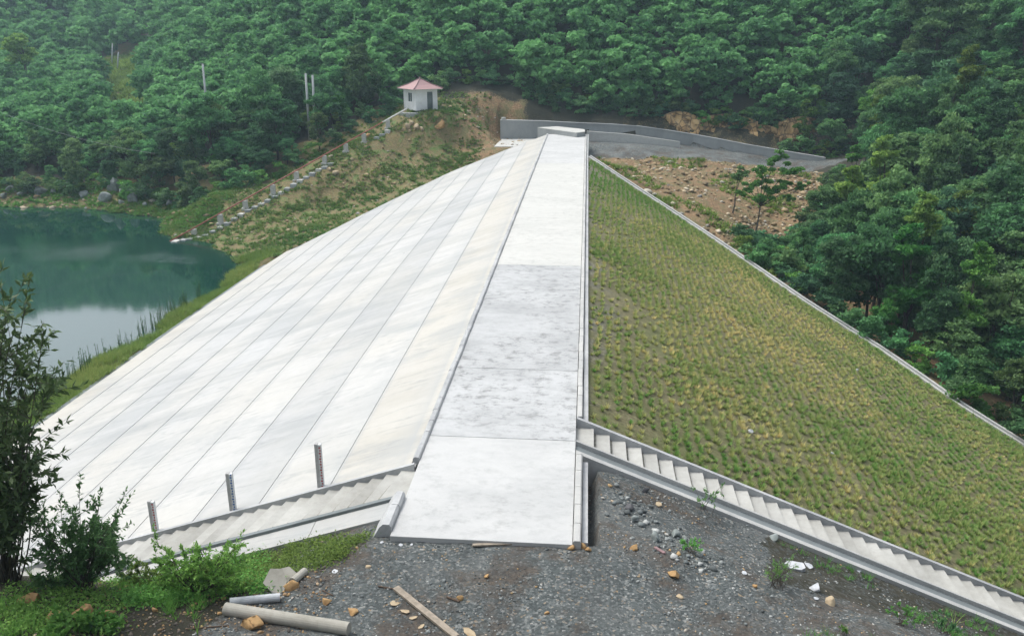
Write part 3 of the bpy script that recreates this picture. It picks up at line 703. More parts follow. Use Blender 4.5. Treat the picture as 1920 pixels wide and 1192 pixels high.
# near training wall with its white top, at the end of the crest
tw = thing('spillway_wall', (0, 120, -2), 'low wall with a broad white top crossing the far end of the crest road', 'wall')
zt = float(atY(1008,240,121)[2])
pa = [atZ(1008,240,zt), atZ(1081,250,zt), atZ(1097,248,zt), atZ(1096,243.5,zt), atZ(1045,238,zt)]
q = MB(); n = 5; vs = [tuple(p-[0,0,3]) for p in pa]+[tuple(p) for p in pa]
q.add(vs, [tuple(range(n)), tuple(range(n,2*n))]+[(i,(i+1)%n,n+(i+1)%n,n+i) for i in range(n)]); q.build('wall_body', M['wall'], tw)
q = MB(); vs = [tuple(p+[0,0,.003]) for p in pa]+[tuple(p+[0,0,.07]) for p in pa]
q.add(vs, [tuple(range(n)), tuple(range(n,2*n))]+[(i,(i+1)%n,n+(i+1)%n,n+i) for i in range(n)]); q.build('wall_top', M['crest_cream'], tw)
q = MB(); lp = [atY(1100,246,123), atY(1180,252,123.6), atY(1275,266,124.4)]
for a, b2 in zip(lp[:-1], lp[1:]):
    q.hexa([(a[0],a[1],-4),(b2[0],b2[1],-4),(b2[0],b2[1]+.35,-4),(a[0],a[1]+.35,-4)], [(a[0],a[1],a[2]),(b2[0],b2[1],b2[2]),(b2[0],b2[1]+.35,b2[2]),(a[0],a[1]+.35,a[2])])
o = q.build('kerb_wall', M['crest_cream']); tag(o, 'thin pale kerb leading right from the crest end in front of the grey wall', 'kerb')
q = MB(); q.hexa([(2.94,99.5,-4),(3.02,118.6,-4),(3.02,119,-4),(2.6,119,-4)],[(2.94,99.5,-.12),(3.02,118.6,-.02),(3.02,119,-.02),(2.6,119,-.02)]); q.build('end_wall', M['wall'], dam)

# ------------------------------------------------------------------ valve house
hc = np.array([-20.75, 122.6, 0.]); zb0 = 2.75; hr = 2.42
vh = thing('valve_house', (hc[0], hc[1], zb0), 'small white hut with a pink pyramid roof on the knoll above the lake', 'hut')
fh_ = np.array([-.187,.982,0]); rh_ = np.array([.982,.187,0]); SD = 3.5
NC = atY(780.5, 206, 121.0); NC[2] = 0
ca_, sa_ = math.cos(R(30)), math.sin(R(30))
e1 = rh_*ca_+fh_*sa_; e2 = -rh_*sa_+fh_*ca_
hcv = NC+(e1+e2)*SD/2; hc = hcv
def sq(d, z): return [tuple(hcv+e1*a*(SD/2+d)+e2*b_*(SD/2+d)+np.array([0,0,z])) for a, b_ in ((-1,-1),(1,-1),(1,1),(-1,1))]
cn = sq(0, zb0); WH = 2.8
def wallseg(q, A, B, z0, z1, th=.2, u0=0, u1=1, dep=0.):
    A = np.array(A); B = np.array(B); mi = (A+B)/2; nn = mi-hcv; nn[2] = 0; nn /= np.linalg.norm(nn)
    a = A+(B-A)*u0-nn*dep; b2 = A+(B-A)*u1-nn*dep
    q.hexa([(a[0],a[1],z0),(b2[0],b2[1],z0),(b2[0]-nn[0]*th,b2[1]-nn[1]*th,z0),(a[0]-nn[0]*th,a[1]-nn[1]*th,z0)],
           [(a[0],a[1],z1),(b2[0],b2[1],z1),(b2[0]-nn[0]*th,b2[1]-nn[1]*th,z1),(a[0]-nn[0]*th,a[1]-nn[1]*th,z1)])
q = MB(); T = zb0+WH
A, B = cn[0], cn[1]      # face with the doorway
for u0, u1, z0, z1 in ((0,.52,zb0,T),(.52,.79,zb0+2.5,T),(.79,1,zb0,T)): wallseg(q, A, B, z0, z1, u0=u0, u1=u1)
A2, B2 = cn[3], cn[0]    # face with the window
for u0, u1, z0, z1 in ((.06,.34,zb0,T),(.34,.68,zb0,zb0+1.15),(.34,.68,zb0+2.35,T),(.68,.94,zb0,T)): wallseg(q, A2, B2, z0, z1, u0=u0, u1=u1)
wallseg(q, cn[1], cn[2], zb0, T, u0=.06, u1=.94); wallseg(q, cn[2], cn[3], zb0, T)
q.build('wall', M['white_wall'], vh)
q = MB(); wallseg(q, A2, B2, zb0+1.15, zb0+2.35, th=.04, u0=.34, u1=.68, dep=.1); wo = q.build('window', M['dark_glass'], vh)
q = MB()
for u in (.342,.50,.66): wallseg(q, A2, B2, zb0+1.16, zb0+2.34, th=.03, u0=u, u1=u+.018, dep=.06)
fr_ = q.build('window_frame', M['white_paint'], vh)
q = MB(); wallseg(q, A, B, zb0+.02, zb0+2.5, th=.05, u0=.52, u1=.79, dep=.12); do = q.build('door', M['door_glass'], vh)
q = MB(); lo4, hi4 = sq(.05, zb0-.3), sq(.05, zb0); q.hexa(lo4, hi4); q.build('plinth', M['dark_trim'], vh)
q = MB(); q.hexa(sq(.55, T+.003), sq(.62, T+.10)); q.build('eaves', M['white_wall'], vh)
q = MB(); e4 = sq(.66, T+.104); m4 = sq(-.45, T+.62); ap = tuple(hcv+np.array([0,0,T+1.45]))
q.add(e4+m4+[ap], [(i,(i+1)%4,4+(i+1)%4,4+i) for i in range(4)]+[(4+i,4+(i+1)%4,8) for i in range(4)]+[(3,2,1,0)]); rf = q.build('roof', M['roof_tile'], vh)
q = MB()
for i in range(4): q.tube([np.array(e4[i])*1+np.array([0,0,.10]), np.array(e4[i])*.92+np.array(m4[i])*.08+[0,0,.05], np.array(m4[i])+[0,0,.05], np.array(ap)+[0,0,.04]], .065, 6)
q.tube([ap, np.array(ap)+[0,0,.28]], [.11,.04], 8); q.build('roof_ridge', M['roof_ridge'], rf)
# platform
pf = MB(); P0 = [(hc[0]-2.9,121.6),(hc[0]-.9,119.7),(hc[0]+2.9,121.3),(hc[0]+1.6,125.2),(hc[0]-1.9,125.2)]
pf.add([(x,y,-1.) for x,y in P0]+[(x,y,zb0-.26) for x,y in P0], [tuple(range(5)), tuple(range(5,10))]+[(i,(i+1)%5,5+(i+1)%5,5+i) for i in range(5)])
o = pf.build('platform', M['wall'], vh)

# ------------------------------------------------------------------ gate rod, its posts and the bank steps
t = thing('lifting_rod', tuple(ra), 'long rusty red pipe running down the bank from the hut into the lake', 'pipe')
k1 = .905
q = MB(); q.tube([ra-dr*.02, ra+dr*k1], .085, 8); q.build('rusty_pipe', M['rust_pipe'], t, smooth=True)
q = MB(); q.tube([ra+dr*(k1+.002), rb+dr*.03], .11, 8); q.build('sleeve', M['white_paint'], t, smooth=True)
pxs = [363,412,459,511,555,608,648,682,727]
PL = ['at the water\'s edge, lowest of the row','second from the water','third from the water','fourth from the water','fifth from the water, beside two thin stakes','sixth from the water','seventh from the water','eighth from the water','highest of the row, below the hut']
for px, lb in zip(pxs, PL):
    lo, hi = 0., 1.
    for _ in range(30):
        m_ = (lo+hi)/2
        if proj(ra+dr*m_)[0] < px: lo = m_
        else: hi = m_
    c = ra+dr*lo; g = H(c[0], c[1]); top = c[2]-.10; x, y = c[0], c[1]
    bot = min(g, top-1.0)
    t = thing('support_post', (x, y, bot), 'squat pale concrete post carrying the red pipe, '+lb, 'post', 'concrete posts under the red pipe')
    q = MB(); q.box(x-.27, x+.27, y-.25, y+.25, bot-.3, top); q.build('post', M['post_conc'], t, bev=.02)
    q = MB(); q.box(x-.42, x+.42, y-.4, y+.4, bot-.4, bot+.12); q.build('footing', M['post_conc'], t)
bs = thing('bank_steps', tuple(ra*[1,1,1]), 'rough grey stone slab steps climbing the bank beside the red pipe', 'steps')
n = 34
for i in range(n):
    f = (i+.6)/n*.93
    if .66 < f < .86: continue
    c = ra+dr*f+np.array([.45,-.5,0]); g = H(c[0], c[1])+.05
    z = max(-9.75+.12, g)
    q = MB(); w_ = .6+random.uniform(-.1,.2)
    q.box(c[0]-.36, c[0]+.36, c[1]-w_, c[1]+w_, z-.5, z+.05); q.build('slab', M['wall'] if i % 3 else M['post_conc'], bs, bev=.02)

# ------------------------------------------------------------------ utility poles
for (tx, ty, bx, Yp, lb) in ((380,120,385,128,'pale concrete pole standing alone among the trees behind the lake'),
                     (573,138,577,119,'taller of two pale concrete poles behind the bushes by the red pipe'),
                     (586,141,588,119.5,'shorter of two pale concrete poles behind the bushes by the red pipe'),
                     (211,82,213,214,'faint distant pole at the left of the grassy clearing'),
                     (222,98,224,206,'faint distant pole at the right, in the middle of the grassy clearing')):
    tp = atY(tx, ty, Yp); xb = float(atY(bx, ty+70, Yp)[0]); g = H(xb, Yp)
    q = MB(); q.tube([(xb, Yp, g-.5), tuple(tp)], [.22,.15], 8)
    o = q.build('utility_pole', M['pole_conc'], smooth=True, loc=(xb, Yp, g)); tag(o, lb, 'pole', 'concrete poles across the lake')
# a wire drooping through the trees over the lake shore
a, b2 = atY(-60,185,112), atY(290,288,108); pts = [a+(b2-a)*t+np.array([0,0,-4*1.0*t*(1-t)]) for t in np.linspace(0,1,16)]
q = MB(); q.tube(pts, .018, 5); tag(q.build('overhead_wire', M['wire'], loc=tuple(a)), 'thin pale wire sagging in front of the trees above the lake shore', 'wire')
# stone wall of the terrace in the far valley
q = MB(); a, b2 = atY(196,108,221), atY(286,108,221); q.hexa([(a[0],221,a[2]-2),(b2[0],221,b2[2]-2),(b2[0],222,b2[2]-2),(a[0],222,a[2]-2)],[(a[0],221,a[2]),(b2[0],221,b2[2]),(b2[0],222,b2[2]),(a[0],222,a[2])])
tag(q.build('terrace_wall', M['rock_tan'], loc=tuple(a)), 'distant brown terrace wall above the grassy clearing in the valley', 'wall')

# ================================================================== vegetation
def crown_mesh(name, R_, Hc, zc, seed, mat, nclump=70, per=36, leaf=.27, lobes=11, clump=.62, squash=1., up=.7):
    """foliage spread through the volume of a crown made of overlapping boughs"""
    r = np.random.default_rng(seed)
    lc = []; lr = []
    for i in range(lobes):
        a = r.uniform(0, 6.28); q = r.uniform(.15, 1)**.6; hz = r.uniform(-.9, .95)
        rr = math.sqrt(max(.08, 1-abs(hz)**1.7))
        lc.append((math.cos(a)*q*R_*.72*rr, math.sin(a)*q*R_*.72*rr, zc+hz*Hc*.5)); lr.append(R_*r.uniform(.30,.52)*(1.15-.35*abs(hz)))
    lc = np.array(lc); lr = np.array(lr)
    pick = r.integers(0, lobes, nclump); d = unit(r.normal(size=(nclump,3))+np.array([0,0,.35]))
    d += unit(lc[pick]-np.array([0,0,zc-Hc*.25]))*.5; d = unit(d)
    cc = lc[pick]+d*(lr[pick]*r.uniform(.6,1.08,nclump))[:,None]*np.array([1,1,.8*squash])
    ct = np.clip(.5+r.normal(size=nclump)*.22, 0, 1)
    n = nclump*per; ci = np.repeat(np.arange(nclump), per)
    e = r.normal(size=(n,3)); e = unit(e)*(r.uniform(0,1,n)**.5)[:,None]*np.array([1,1,.42])*clump*(R_/2.6)
    C = cc[ci]+e
    nn = leaf_quads(C, leaf*(R_/2.6)**.5, up=up, aspect=.55, rs=r)
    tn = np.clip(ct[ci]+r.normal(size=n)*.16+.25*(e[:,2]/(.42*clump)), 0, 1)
    return npmesh(name, nn[0], nn[1], mat, tn), cc, lc
def trunk_mb(h, r0, cc, seed, lean=.3, limbs=6):
    r = random.Random(seed); q = MB(); lx, ly = r.uniform(-lean,lean), r.uniform(-lean,lean)
    pts = [(lx*t*t*h*.5+.05*math.sin(5*t), ly*t*t*h*.5, h*t-.4*(t==0)) for t in (0,.25,.5,.75,1)]
    q.tube(pts, [r0*1.25,r0,r0*.8,r0*.55,r0*.25], 7)
    for i in range(min(limbs, len(cc))):
        c = cc[i*max(1,len(cc)//limbs)]; t = r.uniform(.35,.8); p = np.array([lx*t*t*h*.5, ly*t*t*h*.5, h*t])
        q.tube([p, (p+c)/2+[0,0,.1], c], [r0*.45,r0*.3,r0*.12], 5, cap=False)
    return q
PROTO = []
specs = [(2.7,4.6,4.2,'leaf'),(2.3,5.2,4.4,'leaf'),(3.0,4.2,4.0,'leaf_dark'),(2.1,4.0,3.6,'leaf'),(2.6,5.6,4.8,'leaf_dark'),(2.4,3.6,3.2,'leaf_bright'),(2.9,5.0,4.6,'leaf'),(1.9,5.4,4.5,'leaf_dark'),(2.5,4.4,3.9,'leaf'),(1.7,6.2,5.2,'leaf_bright'),(3.2,5.4,5.0,'leaf')]
for i, (R_, Hc, zc, mt) in enumerate(specs):
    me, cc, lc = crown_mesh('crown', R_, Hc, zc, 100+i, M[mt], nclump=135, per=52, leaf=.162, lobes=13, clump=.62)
    tb = trunk_mb(zc, .14, lc, i).build('trunk', M['bark']); tme = tb.data; bpy.data.objects.remove(tb)
    PROTO.append((me, tme))
# where trees stand
BASE = np.array([(-230,116),(-110,116),(-80,116),(-64,115),(-55,110.5),(-47,106.5),(-41,107.5),(-36,110.5),(-31,117),(-26.5,125),(-22,132),(-16,135),(-9,135.5),(-4,132.0),(0,131.2),(12,131.2),(13,133.2),(29,133.5),(30,132),(36,127),(40,122)])
def rbx(y): return np.interp(y, [28,40,50,60,66,72,80,88,96,106,114,124,131], [47,40,32.4,26.6,22.8,21.0,22.0,25.5,30,34,36,40,44])
def in_forest(x, y):
    a = (x < 40) & (y > np.interp(x, BASE[:,0], BASE[:,1]))
    a |= (x >= 40) & (y > 125)
    a |= (x > rbx(y)) & (y > 28) & (y <= 131)
    a &= ~((np.abs(x+.532*y) < 5.0) & (y > 138) & (y < 222))
    a &= ~((np.abs(x+.532*y) < 9.5) & (y > 200) & (y < 222))
    return a
cand = []
st = 3.1
r_ = np.random.default_rng(21)
for gy_ in np.arange(28, 205, st):
    for gx_ in np.arange(-.78*gy_-14, .62*gy_+18, st):
        cand.append((gx_+r_.uniform(-1.2,1.2), gy_+r_.uniform(-1.2,1.2)))
cand = np.array(cand); cand = cand[in_forest(cand[:,0], cand[:,1])]
cz = height(cand[:,0], cand[:,1])
px, py, dw = np.array([proj((x,y,z+3.5)) for (x,y),z in zip(cand, cz)]).T
vis = (px > -110) & (px < 2030) & (py > -90) & (py < 1250)
mir = (px > -110) & (px < 800) & (py > -520) & (py <= -90) & (dw > 105)
# keep out what a nearer slope hides: march along the line of sight to the crown's top
def hidden(x, y, z):
    t = np.linspace(.35, .985, 26)[None,:]; X_ = CAM[0]+(x[:,None]-CAM[0])*t; Y_ = y[:,None]*t; Z_ = CAM[2]+(z[:,None]+7.5-CAM[2])*t
    g = hraw(X_.ravel(), Y_.ravel()).reshape(X_.shape); g = g+np.where(in_forest(X_, Y_), 3.6, 0)
    return (g > Z_).any(1)
mi_ = np.where(mir)[0]; vi = np.where(vis)[0]; hd = hidden(cand[vi,0], cand[vi,1], cz[vi]); vi = vi[~hd]
vi = vi[~((np.abs(px[vi]-578) < 17) & (cand[vi,1] < 120.5))]
order = vi[np.argsort(dw[vi])]
NEAR = 285
def region(px, py, y):
    if px < 640: 
        if y > 150: return ('hazy blue green tree on the far hillside beyond the lake','trees on the far hillside')
        return ('dense green tree on the slope above the far lake shore','trees above the lake shore')
    if px < 930: return ('dark green tree on the wooded hillside behind the white hut','trees behind the hut')
    if px < 1560 and y > 125: return ('leafy green tree on the hillside above the long grey wall','trees above the grey wall')
    if py > 470: return ('dark leafy tree in the gully right of the grass slope','trees in the gully')
    return ('green tree on the wooded hillside at the right of the stony bank','trees on the right hillside')
rr = random.Random(5)
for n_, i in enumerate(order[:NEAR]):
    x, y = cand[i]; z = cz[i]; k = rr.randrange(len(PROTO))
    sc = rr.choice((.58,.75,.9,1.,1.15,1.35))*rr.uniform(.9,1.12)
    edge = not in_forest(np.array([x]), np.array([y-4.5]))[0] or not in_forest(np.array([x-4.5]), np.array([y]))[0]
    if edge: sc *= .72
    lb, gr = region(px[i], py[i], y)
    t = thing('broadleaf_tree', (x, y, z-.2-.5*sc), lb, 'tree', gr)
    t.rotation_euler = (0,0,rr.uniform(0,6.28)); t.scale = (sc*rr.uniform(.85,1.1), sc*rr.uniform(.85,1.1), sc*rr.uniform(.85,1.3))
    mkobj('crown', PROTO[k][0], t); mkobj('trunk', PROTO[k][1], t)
bt = atY(38, 78, 178); t = thing('round_tree', (bt[0], 178, bt[2]-6.5), 'pale round topped tree standing out of the hazy wood at the upper left', 'tree')
t.scale = (1.55,1.55,1.5); mkobj('crown', PROTO[5][0], t).material_slots[0].link = 'OBJECT'; t.children[0].material_slots[0].material = M['leaf_bright']; mkobj('trunk', PROTO[5][1], t)
rest = np.concatenate([order[NEAR:], mi_])
# the wood further up: one mass
LOW = [crown_mesh('lowcrown', R_, Hc, zc, 300+i, M['leaf'], nclump=60, per=17, leaf=.36, lobes=11, clump=.75) for i, (R_,Hc,zc,_) in enumerate(specs[:6])]
def arr(me):
    V = np.empty(len(me.vertices)*3, np.float32); me.vertices.foreach_get('co', V)
    T = np.empty(len(me.polygons), np.float32); me.attributes['tone'].data.foreach_get('value', T); return V.reshape(-1,3), T
LA = [arr(m[0]) for m in LOW]
VV = []; TT = []
far = []
for gy_ in np.arange(205, 400, 5.2):
    for gx_ in np.arange(-.80*gy_-10, .2*gy_, 5.2): far.append((gx_+r_.uniform(-2,2), gy_+r_.uniform(-2,2)))
far = np.array(far); far = far[in_forest(far[:,0], far[:,1])]; fz = height(far[:,0], far[:,1])
fh = ~hidden(far[:,0], far[:,1], fz); far = far[fh]; fz = fz[fh]
allp = [(cand[i,0], cand[i,1], cz[i], 1.) for i in rest]+[(x,y,z,1.45) for (x,y),z in zip(far, fz)]
for x, y, z, s0 in allp:
    V, T = LA[rr.randrange(len(LA))]; a = rr.uniform(0,6.28); sc = rr.uniform(.8,1.25)*s0; c_, s_ = math.cos(a), math.sin(a)
    W_ = np.stack([V[:,0]*c_-V[:,1]*s_, V[:,0]*s_+V[:,1]*c_, V[:,2]],1)*sc+[x,y,z-.8*sc]; VV.append(W_); TT.append(np.clip(T+rr.uniform(-.3,.25),0,1))
VV = np.concatenate(VV); TT = np.concatenate(TT)
tag(mkobj('distant_wood', npmesh('distant_wood', VV, np.arange(len(VV)).reshape(-1,4), M['leaf'], TT)), 'hazy mass of trees covering the upper hillsides behind everything', 'wood', kind='stuff')
print('trees', len(order), 'rest', len(rest), 'far', len(far), 'faces', len(TT))

# ------------------------------------------------------------------ shrubs that close the edge of the woods
SHR = []
for i, (R_, Hc, mt) in enumerate([(1.5,2.0,'leaf'),(1.2,1.6,'leaf_bright'),(1.7,2.3,'leaf'),(1.3,1.7,'leaf_dark')]):
    me, cc, lc = crown_mesh('foliage', R_, Hc, Hc*.5, 400+i, M[mt], nclump=44, per=30, leaf=.20, lobes=8, clump=.85); SHR.append(me)
def shrub(x, y, sc, lb, gr, k=None, z=None, zs=1.):
    o = mkobj('shrub', SHR[rr.randrange(4) if k is None else k], loc=(x, y, (H(x,y) if z is None else z)-.15*sc)); o.scale = (sc,sc,sc*zs); o.rotation_euler = (0,0,rr.uniform(0,6.28))
    return tag(o, lb, 'shrub', gr)
sp = []
for x in np.arange(-100, -24, 1.9): sp.append((x, float(np.interp(x, BASE[:,0], BASE[:,1]))-rr.uniform(-.3,1.6), 0))
for x in np.arange(-24, -5, 2.0): sp.append((x, float(np.interp(x, BASE[:,0], BASE[:,1]))-rr.uniform(.0,1.4), 1))
for x in np.arange(-4, 40, 1.9): sp.append((x, float(np.interp(x, [-4,12,13,29,30,40],[130.6,130.6,132,132,130,125]))+rr.uniform(-.3,1.6), 2))
for x in np.arange(-4, 40, 1.7): sp.append((x, 133.2+rr.uniform(-.5,.8), 2))
for x in np.arange(18, 24, 1.6):
    for y in np.arange(74, 84, 2.): sp.append((x+rr.uniform(-.6,.6), y+(x-18)*.2+rr.uniform(-.8,.8), 3))
for y in np.arange(30, 112, 1.7): sp.append((float(rbx(y))-rr.uniform(-.2,1.6), y, 3))
L3 = [('low green shrub at the foot of the trees along the far lake shore','shrubs along the lake shore'),('low green shrub at the edge of the wood behind the white hut','shrubs behind the hut'),
      ('low green shrub on top of the cutting behind the long grey wall','shrubs above the grey wall'),('low green shrub at the edge of the wood beyond the grass slope','shrubs beyond the grass slope')]
for x, y, k in sp:
    if k == 2 and y < 132.6 and (14.8 < x < 22.5 or 27 < x < 31): continue
    q_ = proj((x, y, H(x,y)+1))
    if -60 < q_[0] < 1980: shrub(x, y, rr.uniform(.7,1.25), *L3[k])

# ------------------------------------------------------------------ ray to ground
def ground_at(px_, py_, y0=9., y1=200.):
    r = ray(px_, py_); t = np.concatenate([np.arange(10, 40, .1), np.arange(40, 200, .4)]); P_ = CAM+t[:,None]*r
    g = height(P_[:,0], P_[:,1]); k = np.where(g >= P_[:,2])[0]
    k = k[0] if len(k) else -1
    p = P_[k].copy(); p[2] = g[k]; return p
def m_px(p): return float((np.asarray(p)-CAM)@FW)/F          # metres per photo pixel there

# ------------------------------------------------------------------ rocks as things of their own
def put_rock(px_, py_, w_, mt, lb, gr=None, flat=.65, seed=None, name='rock', cat='rock', on=None):
    p = ground_at(px_, py_) if on is None else on(px_, py_); s_ = w_*m_px(p)/2; seed = seed if seed is not None else int(px_*7+py_)
    V, Fc = rock(s_, seed, 1 if w_ < 20 else 2, flat)
    me = npmesh(name, V, Fc, M[mt], smooth=False); o = mkobj(name, me, loc=(p[0], p[1], p[2]+s_*flat*.45)); o.rotation_euler = (0,0,(seed%63)/10)
    return tag(o, lb, cat, gr)
for (x, y, w_) in ((75,366,30),(100,362,16),(130,350,18),(158,370,24),(197,380,30),(214,356,42),(236,365,26),(250,378,30),(228,384,16),(272,386,14),(292,372,18),(148,352,14),(60,350,20),(20,358,22),(40,368,14),(318,385,16),(8,372,18)):
    put_rock(x, y, w_, 'rock_grey', 'grey boulder on the grassy far shore of the lake', 'boulders on the far lake shore', .8)
for (x, y, w_) in ((765,240,15),(782,240,14),(771,232,12),(756,247,9),(791,247,10),(768,249,9)):
    put_rock(x, y, w_, 'rock_tan', 'tan rock heaped below the platform of the white hut', 'rocks heaped below the hut', .8)
put_rock(826,246,26,'rock_orange','big orange boulder on the bare slope below and right of the white hut', None, .75)
put_rock(693,218,22,'rock_tan','pale tan rock on the grass between the poles and the white hut')
put_rock(690,258,16,'rock_orange','orange rock beside the red pipe halfway to the hut')
for i_, (x, y, w_) in enumerate(((630,330,16),(618,322,12),(540,435,12),(735,352,7),(660,300,9))):
    put_rock(x, y, w_, 'rock_tan', ['largest tan rock on the grassy bank below the steps','tan rock beside the largest one on the grassy bank','pale tan rock low on the grassy bank near the water','small tan rock on the grassy bank close to the facing','small tan rock high on the grassy bank near a pipe post'][i_])
FR = [(476,1176,50,'rock_orange','big orange lump of rock in front of the lying concrete pole',.6),(545,1105,34,'rock_orange','flat orange rock beside the broken slabs',.6),
 (612,1132,22,'rock_orange','rounded tan stone on the gravel right of the white pipe',.6),(1262,1081,26,'rock_orange','lone orange brown rock on the gravel right of centre',.75),
 (1070,1031,18,'rock_orange','leftmost of the three ochre rocks at the corner of the crest road',.7),(1090,1026,22,'rock_orange','largest of the three ochre rocks at the corner of the crest road',.8),(1103,1033,14,'rock_orange','smallest of the three ochre rocks at the corner of the crest road',.8),
 (1188,978,18,'rock_grey','grey upright stone in the churned soil below the right staircase',1.),(1230,1012,28,'rock_grey','largest grey chunk in the rubble left of the bright green weed',.8),(1266,1004,22,'rock_grey','grey chunk topmost in the rubble by the bright green weed',.7),
 (1284,1012,18,'rock_grey','small grey chunk at the right end of the rubble heap',.7),(1210,924,22,'rock_dark','dark stone nearest to the start of the right gutter',.6),(1180,952,24,'rock_dark','dark lump in the furrow below the right staircase',.5),
 (1190,1032,20,'rock_orange','ochre stone on the dark gravel left of the rubble heap',.6),(1555,1132,30,'rock_tan','tan stone on the edge of the slope right of the white sack',.6),(1416,1102,12,'rock_orange','small ochre stone left of the white sack',.7),
 (1275,1119,18,'rock_tan','flat tan stone below the lone orange brown rock',.4),(913,1085,12,'rock_orange','small reddish stone near the middle of the gravel',.7),(862,1124,14,'rock_orange','brown stone beside the short stick',.9),
 (662,1150,26,'rock_orange','long flat ochre stone just above the end of the lying pole',.4),(100,1165,36,'rock_orange','orange stone among the weeds at lower left',.7),(160,1155,46,'rock_orange','widest orange stone in the lower left soil',.6),(200,1160,36,'rock_orange','orange stone at the right of the lower left stones',.6),(55,1130,60,'rock_orange','long orange rock half hidden by grass at far lower left',.5),
 (290,1146,14,'rock_orange','small ochre stone on the dark soil at lower left',.7),(1450,1010,26,'rock_grey','long flat grey stone beside the right gutter',.35),(1025,1150,12,'rock_orange','tiny ochre stone on the open gravel at bottom',.6),(690,1066,14,'rock_tan','pale flat stone on the gravel near the creeping plants',.3)]
for x, y, w_, mt, lb, fl in FR: put_rock(x, y, w_, mt, lb, None, fl, name='stone' if w_ < 30 else 'rock', cat='stone' if w_ < 30 else 'rock')
# rocky cutting behind the wall
YO = 130.9
def outcrop(pxs_, y_, wd, ht, seed, lb):
    c = atY(pxs_, y_, YO); n1_, n2_ = 26, 14; r = np.random.default_rng(seed); V = []
    for layer in (0, 1):
        for j in range(n2_):
            for i in range(n1_):
                u = i/(n1_-1)-.5; v = j/(n2_-1)
                V.append((c[0]+u*wd, YO+layer*4+v*1.6, c[2]-ht*.5+v*ht-.9*abs(u)**2*4*(v > .5)))
    V = np.array(V); n = n1_*n2_; K = np.floor(V[:n,0]*.8+.5*np.sin(V[:n,2]*1.3)); off = np.sin(K*12.9898)*.55; off2 = np.sin(np.floor(V[:n,2]*1.1+K)*7.7+K)*.3
    V[:n,1] += off+off2+vnoise(V[:n], 1.4, seed)*.4
    Fc = []
    for j in range(n2_-1):
        for i in range(n1_-1):
            a = j*n1_+i; Fc.append((a,a+1,a+1+n1_,a+n1_)); Fc.append((n+a,n+a+n1_,n+a+1+n1_,n+a+1))
    for j in range(n2_-1):
        for i in (0, n1_-1): a = j*n1_+i; Fc.append((a,a+n1_,n+a+n1_,n+a))
    for i in range(n1_-1): a = (n2_-1)*n1_+i; Fc.append((a,a+1,n+a+1,n+a)); Fc.append((i,n+i,n+i+1,i+1))
    off_ = np.array([c[0],YO,c[2]-ht*.5])
    tag(mkobj('rock_outcrop', npmesh('rock_outcrop', V-off_, np.array(Fc), M['cliff']), loc=tuple(off_)), lb, 'rock face')
outcrop(1362, 246, 9.5, 4.4, 1, 'blocky orange rock face above the middle of the long grey wall')
outcrop(1508, 254, 7, 5.0, 2, 'streaked brown rock face above the right end of the long grey wall')
outcrop(1275, 232, 6, 3.2, 4, 'low mossy rock face above the left half of the long grey wall')
outcrop(1430, 262, 6, 4.0, 5, 'low cracked rock face between the orange and the brown rock faces')
outcrop(1585, 285, 4, 3, 3, 'small reddish rock face just right of the end of the grey wall')

# ------------------------------------------------------------------ uncountable small stuff
def scatter_rocks(name, P_, sizes, mt, label, cat, flat=.6):
    base = [rock(1., 900+i, 0, flat) for i in range(5)]; VV = []; FF = []; k = 0
    r = np.random.default_rng(len(P_))
    for p, s_ in zip(P_, sizes):
        V, Fc = base[r.integers(5)]; a = r.uniform(0,6.28); c_, s2 = math.cos(a), math.sin(a)
        VV.append(np.stack([V[:,0]*c_-V[:,1]*s2, V[:,0]*s2+V[:,1]*c_, V[:,2]],1)*s_+p+[0,0,s_*.25]); FF.append(Fc+k); k += len(V)
    tag(mkobj(name, npmesh(name, np.concatenate(VV), np.concatenate(FF), M[mt])), label, cat, kind='stuff')
def scat_mat(name, stops):
    m, nt, b = newmat(name); g = N(nt, 'ShaderNodeNewGeometry')
    nt.links.new(ramp(nt, g.outputs['Random Per Island'], stops), b.inputs['Base Color']); b.inputs['Roughness'].default_value = .95; return m
M['pebble'] = scat_mat('pebble', [(0,(.07,.08,.08)),(.45,(.15,.17,.17)),(.75,(.27,.29,.28)),(.9,(.45,.46,.44)),(.97,(.40,.27,.13))])
M['soilrock'] = scat_mat('soilrock', [(0,(.06,.055,.05)),(.5,(.13,.11,.09)),(.75,(.30,.19,.09)),(.9,(.42,.27,.12)),(1,(.4,.38,.34))])
M['rubble'] = scat_mat('rubble', [(0,(.11,.085,.05)),(.4,(.26,.19,.10)),(.7,(.38,.29,.17)),(.9,(.52,.46,.35)),(1,(.3,.3,.28))])
r_ = np.random.default_rng(77)
p = np.column_stack([r_.uniform(-7,24,26000), r_.uniform(13.5,26,26000)])
a_, b_, c_ = zones(p[:,0], p[:,1]); okk = (r_.uniform(size=len(p)) < a_*(.25+.75*(vnoise(p,.9,5) > -.1))) & ~((p[:,0] > -3) & (p[:,0] < 3) & (p[:,1] > 19.9)) & (p[:,1] < 25.2) & ~((p[:,0]<-2.4)&(p[:,1]>21.1)); p = p[okk][:9000]
scatter_rocks('gravel', np.column_stack([p, height(p[:,0],p[:,1])]), np.abs(r_.normal(.0,.017,len(p)))+.012, 'pebble', 'loose grey gravel lying over the open ground in front', 'gravel')
p = np.column_stack([r_.uniform(-11,-3.5,2600), r_.uniform(13.5,19,2600)])
scatter_rocks('soil_stones', np.column_stack([p, height(p[:,0],p[:,1])]), np.abs(r_.normal(0,.022,len(p)))+.012, 'soilrock', 'small ochre and grey stones in the dark soil at lower left', 'stones')
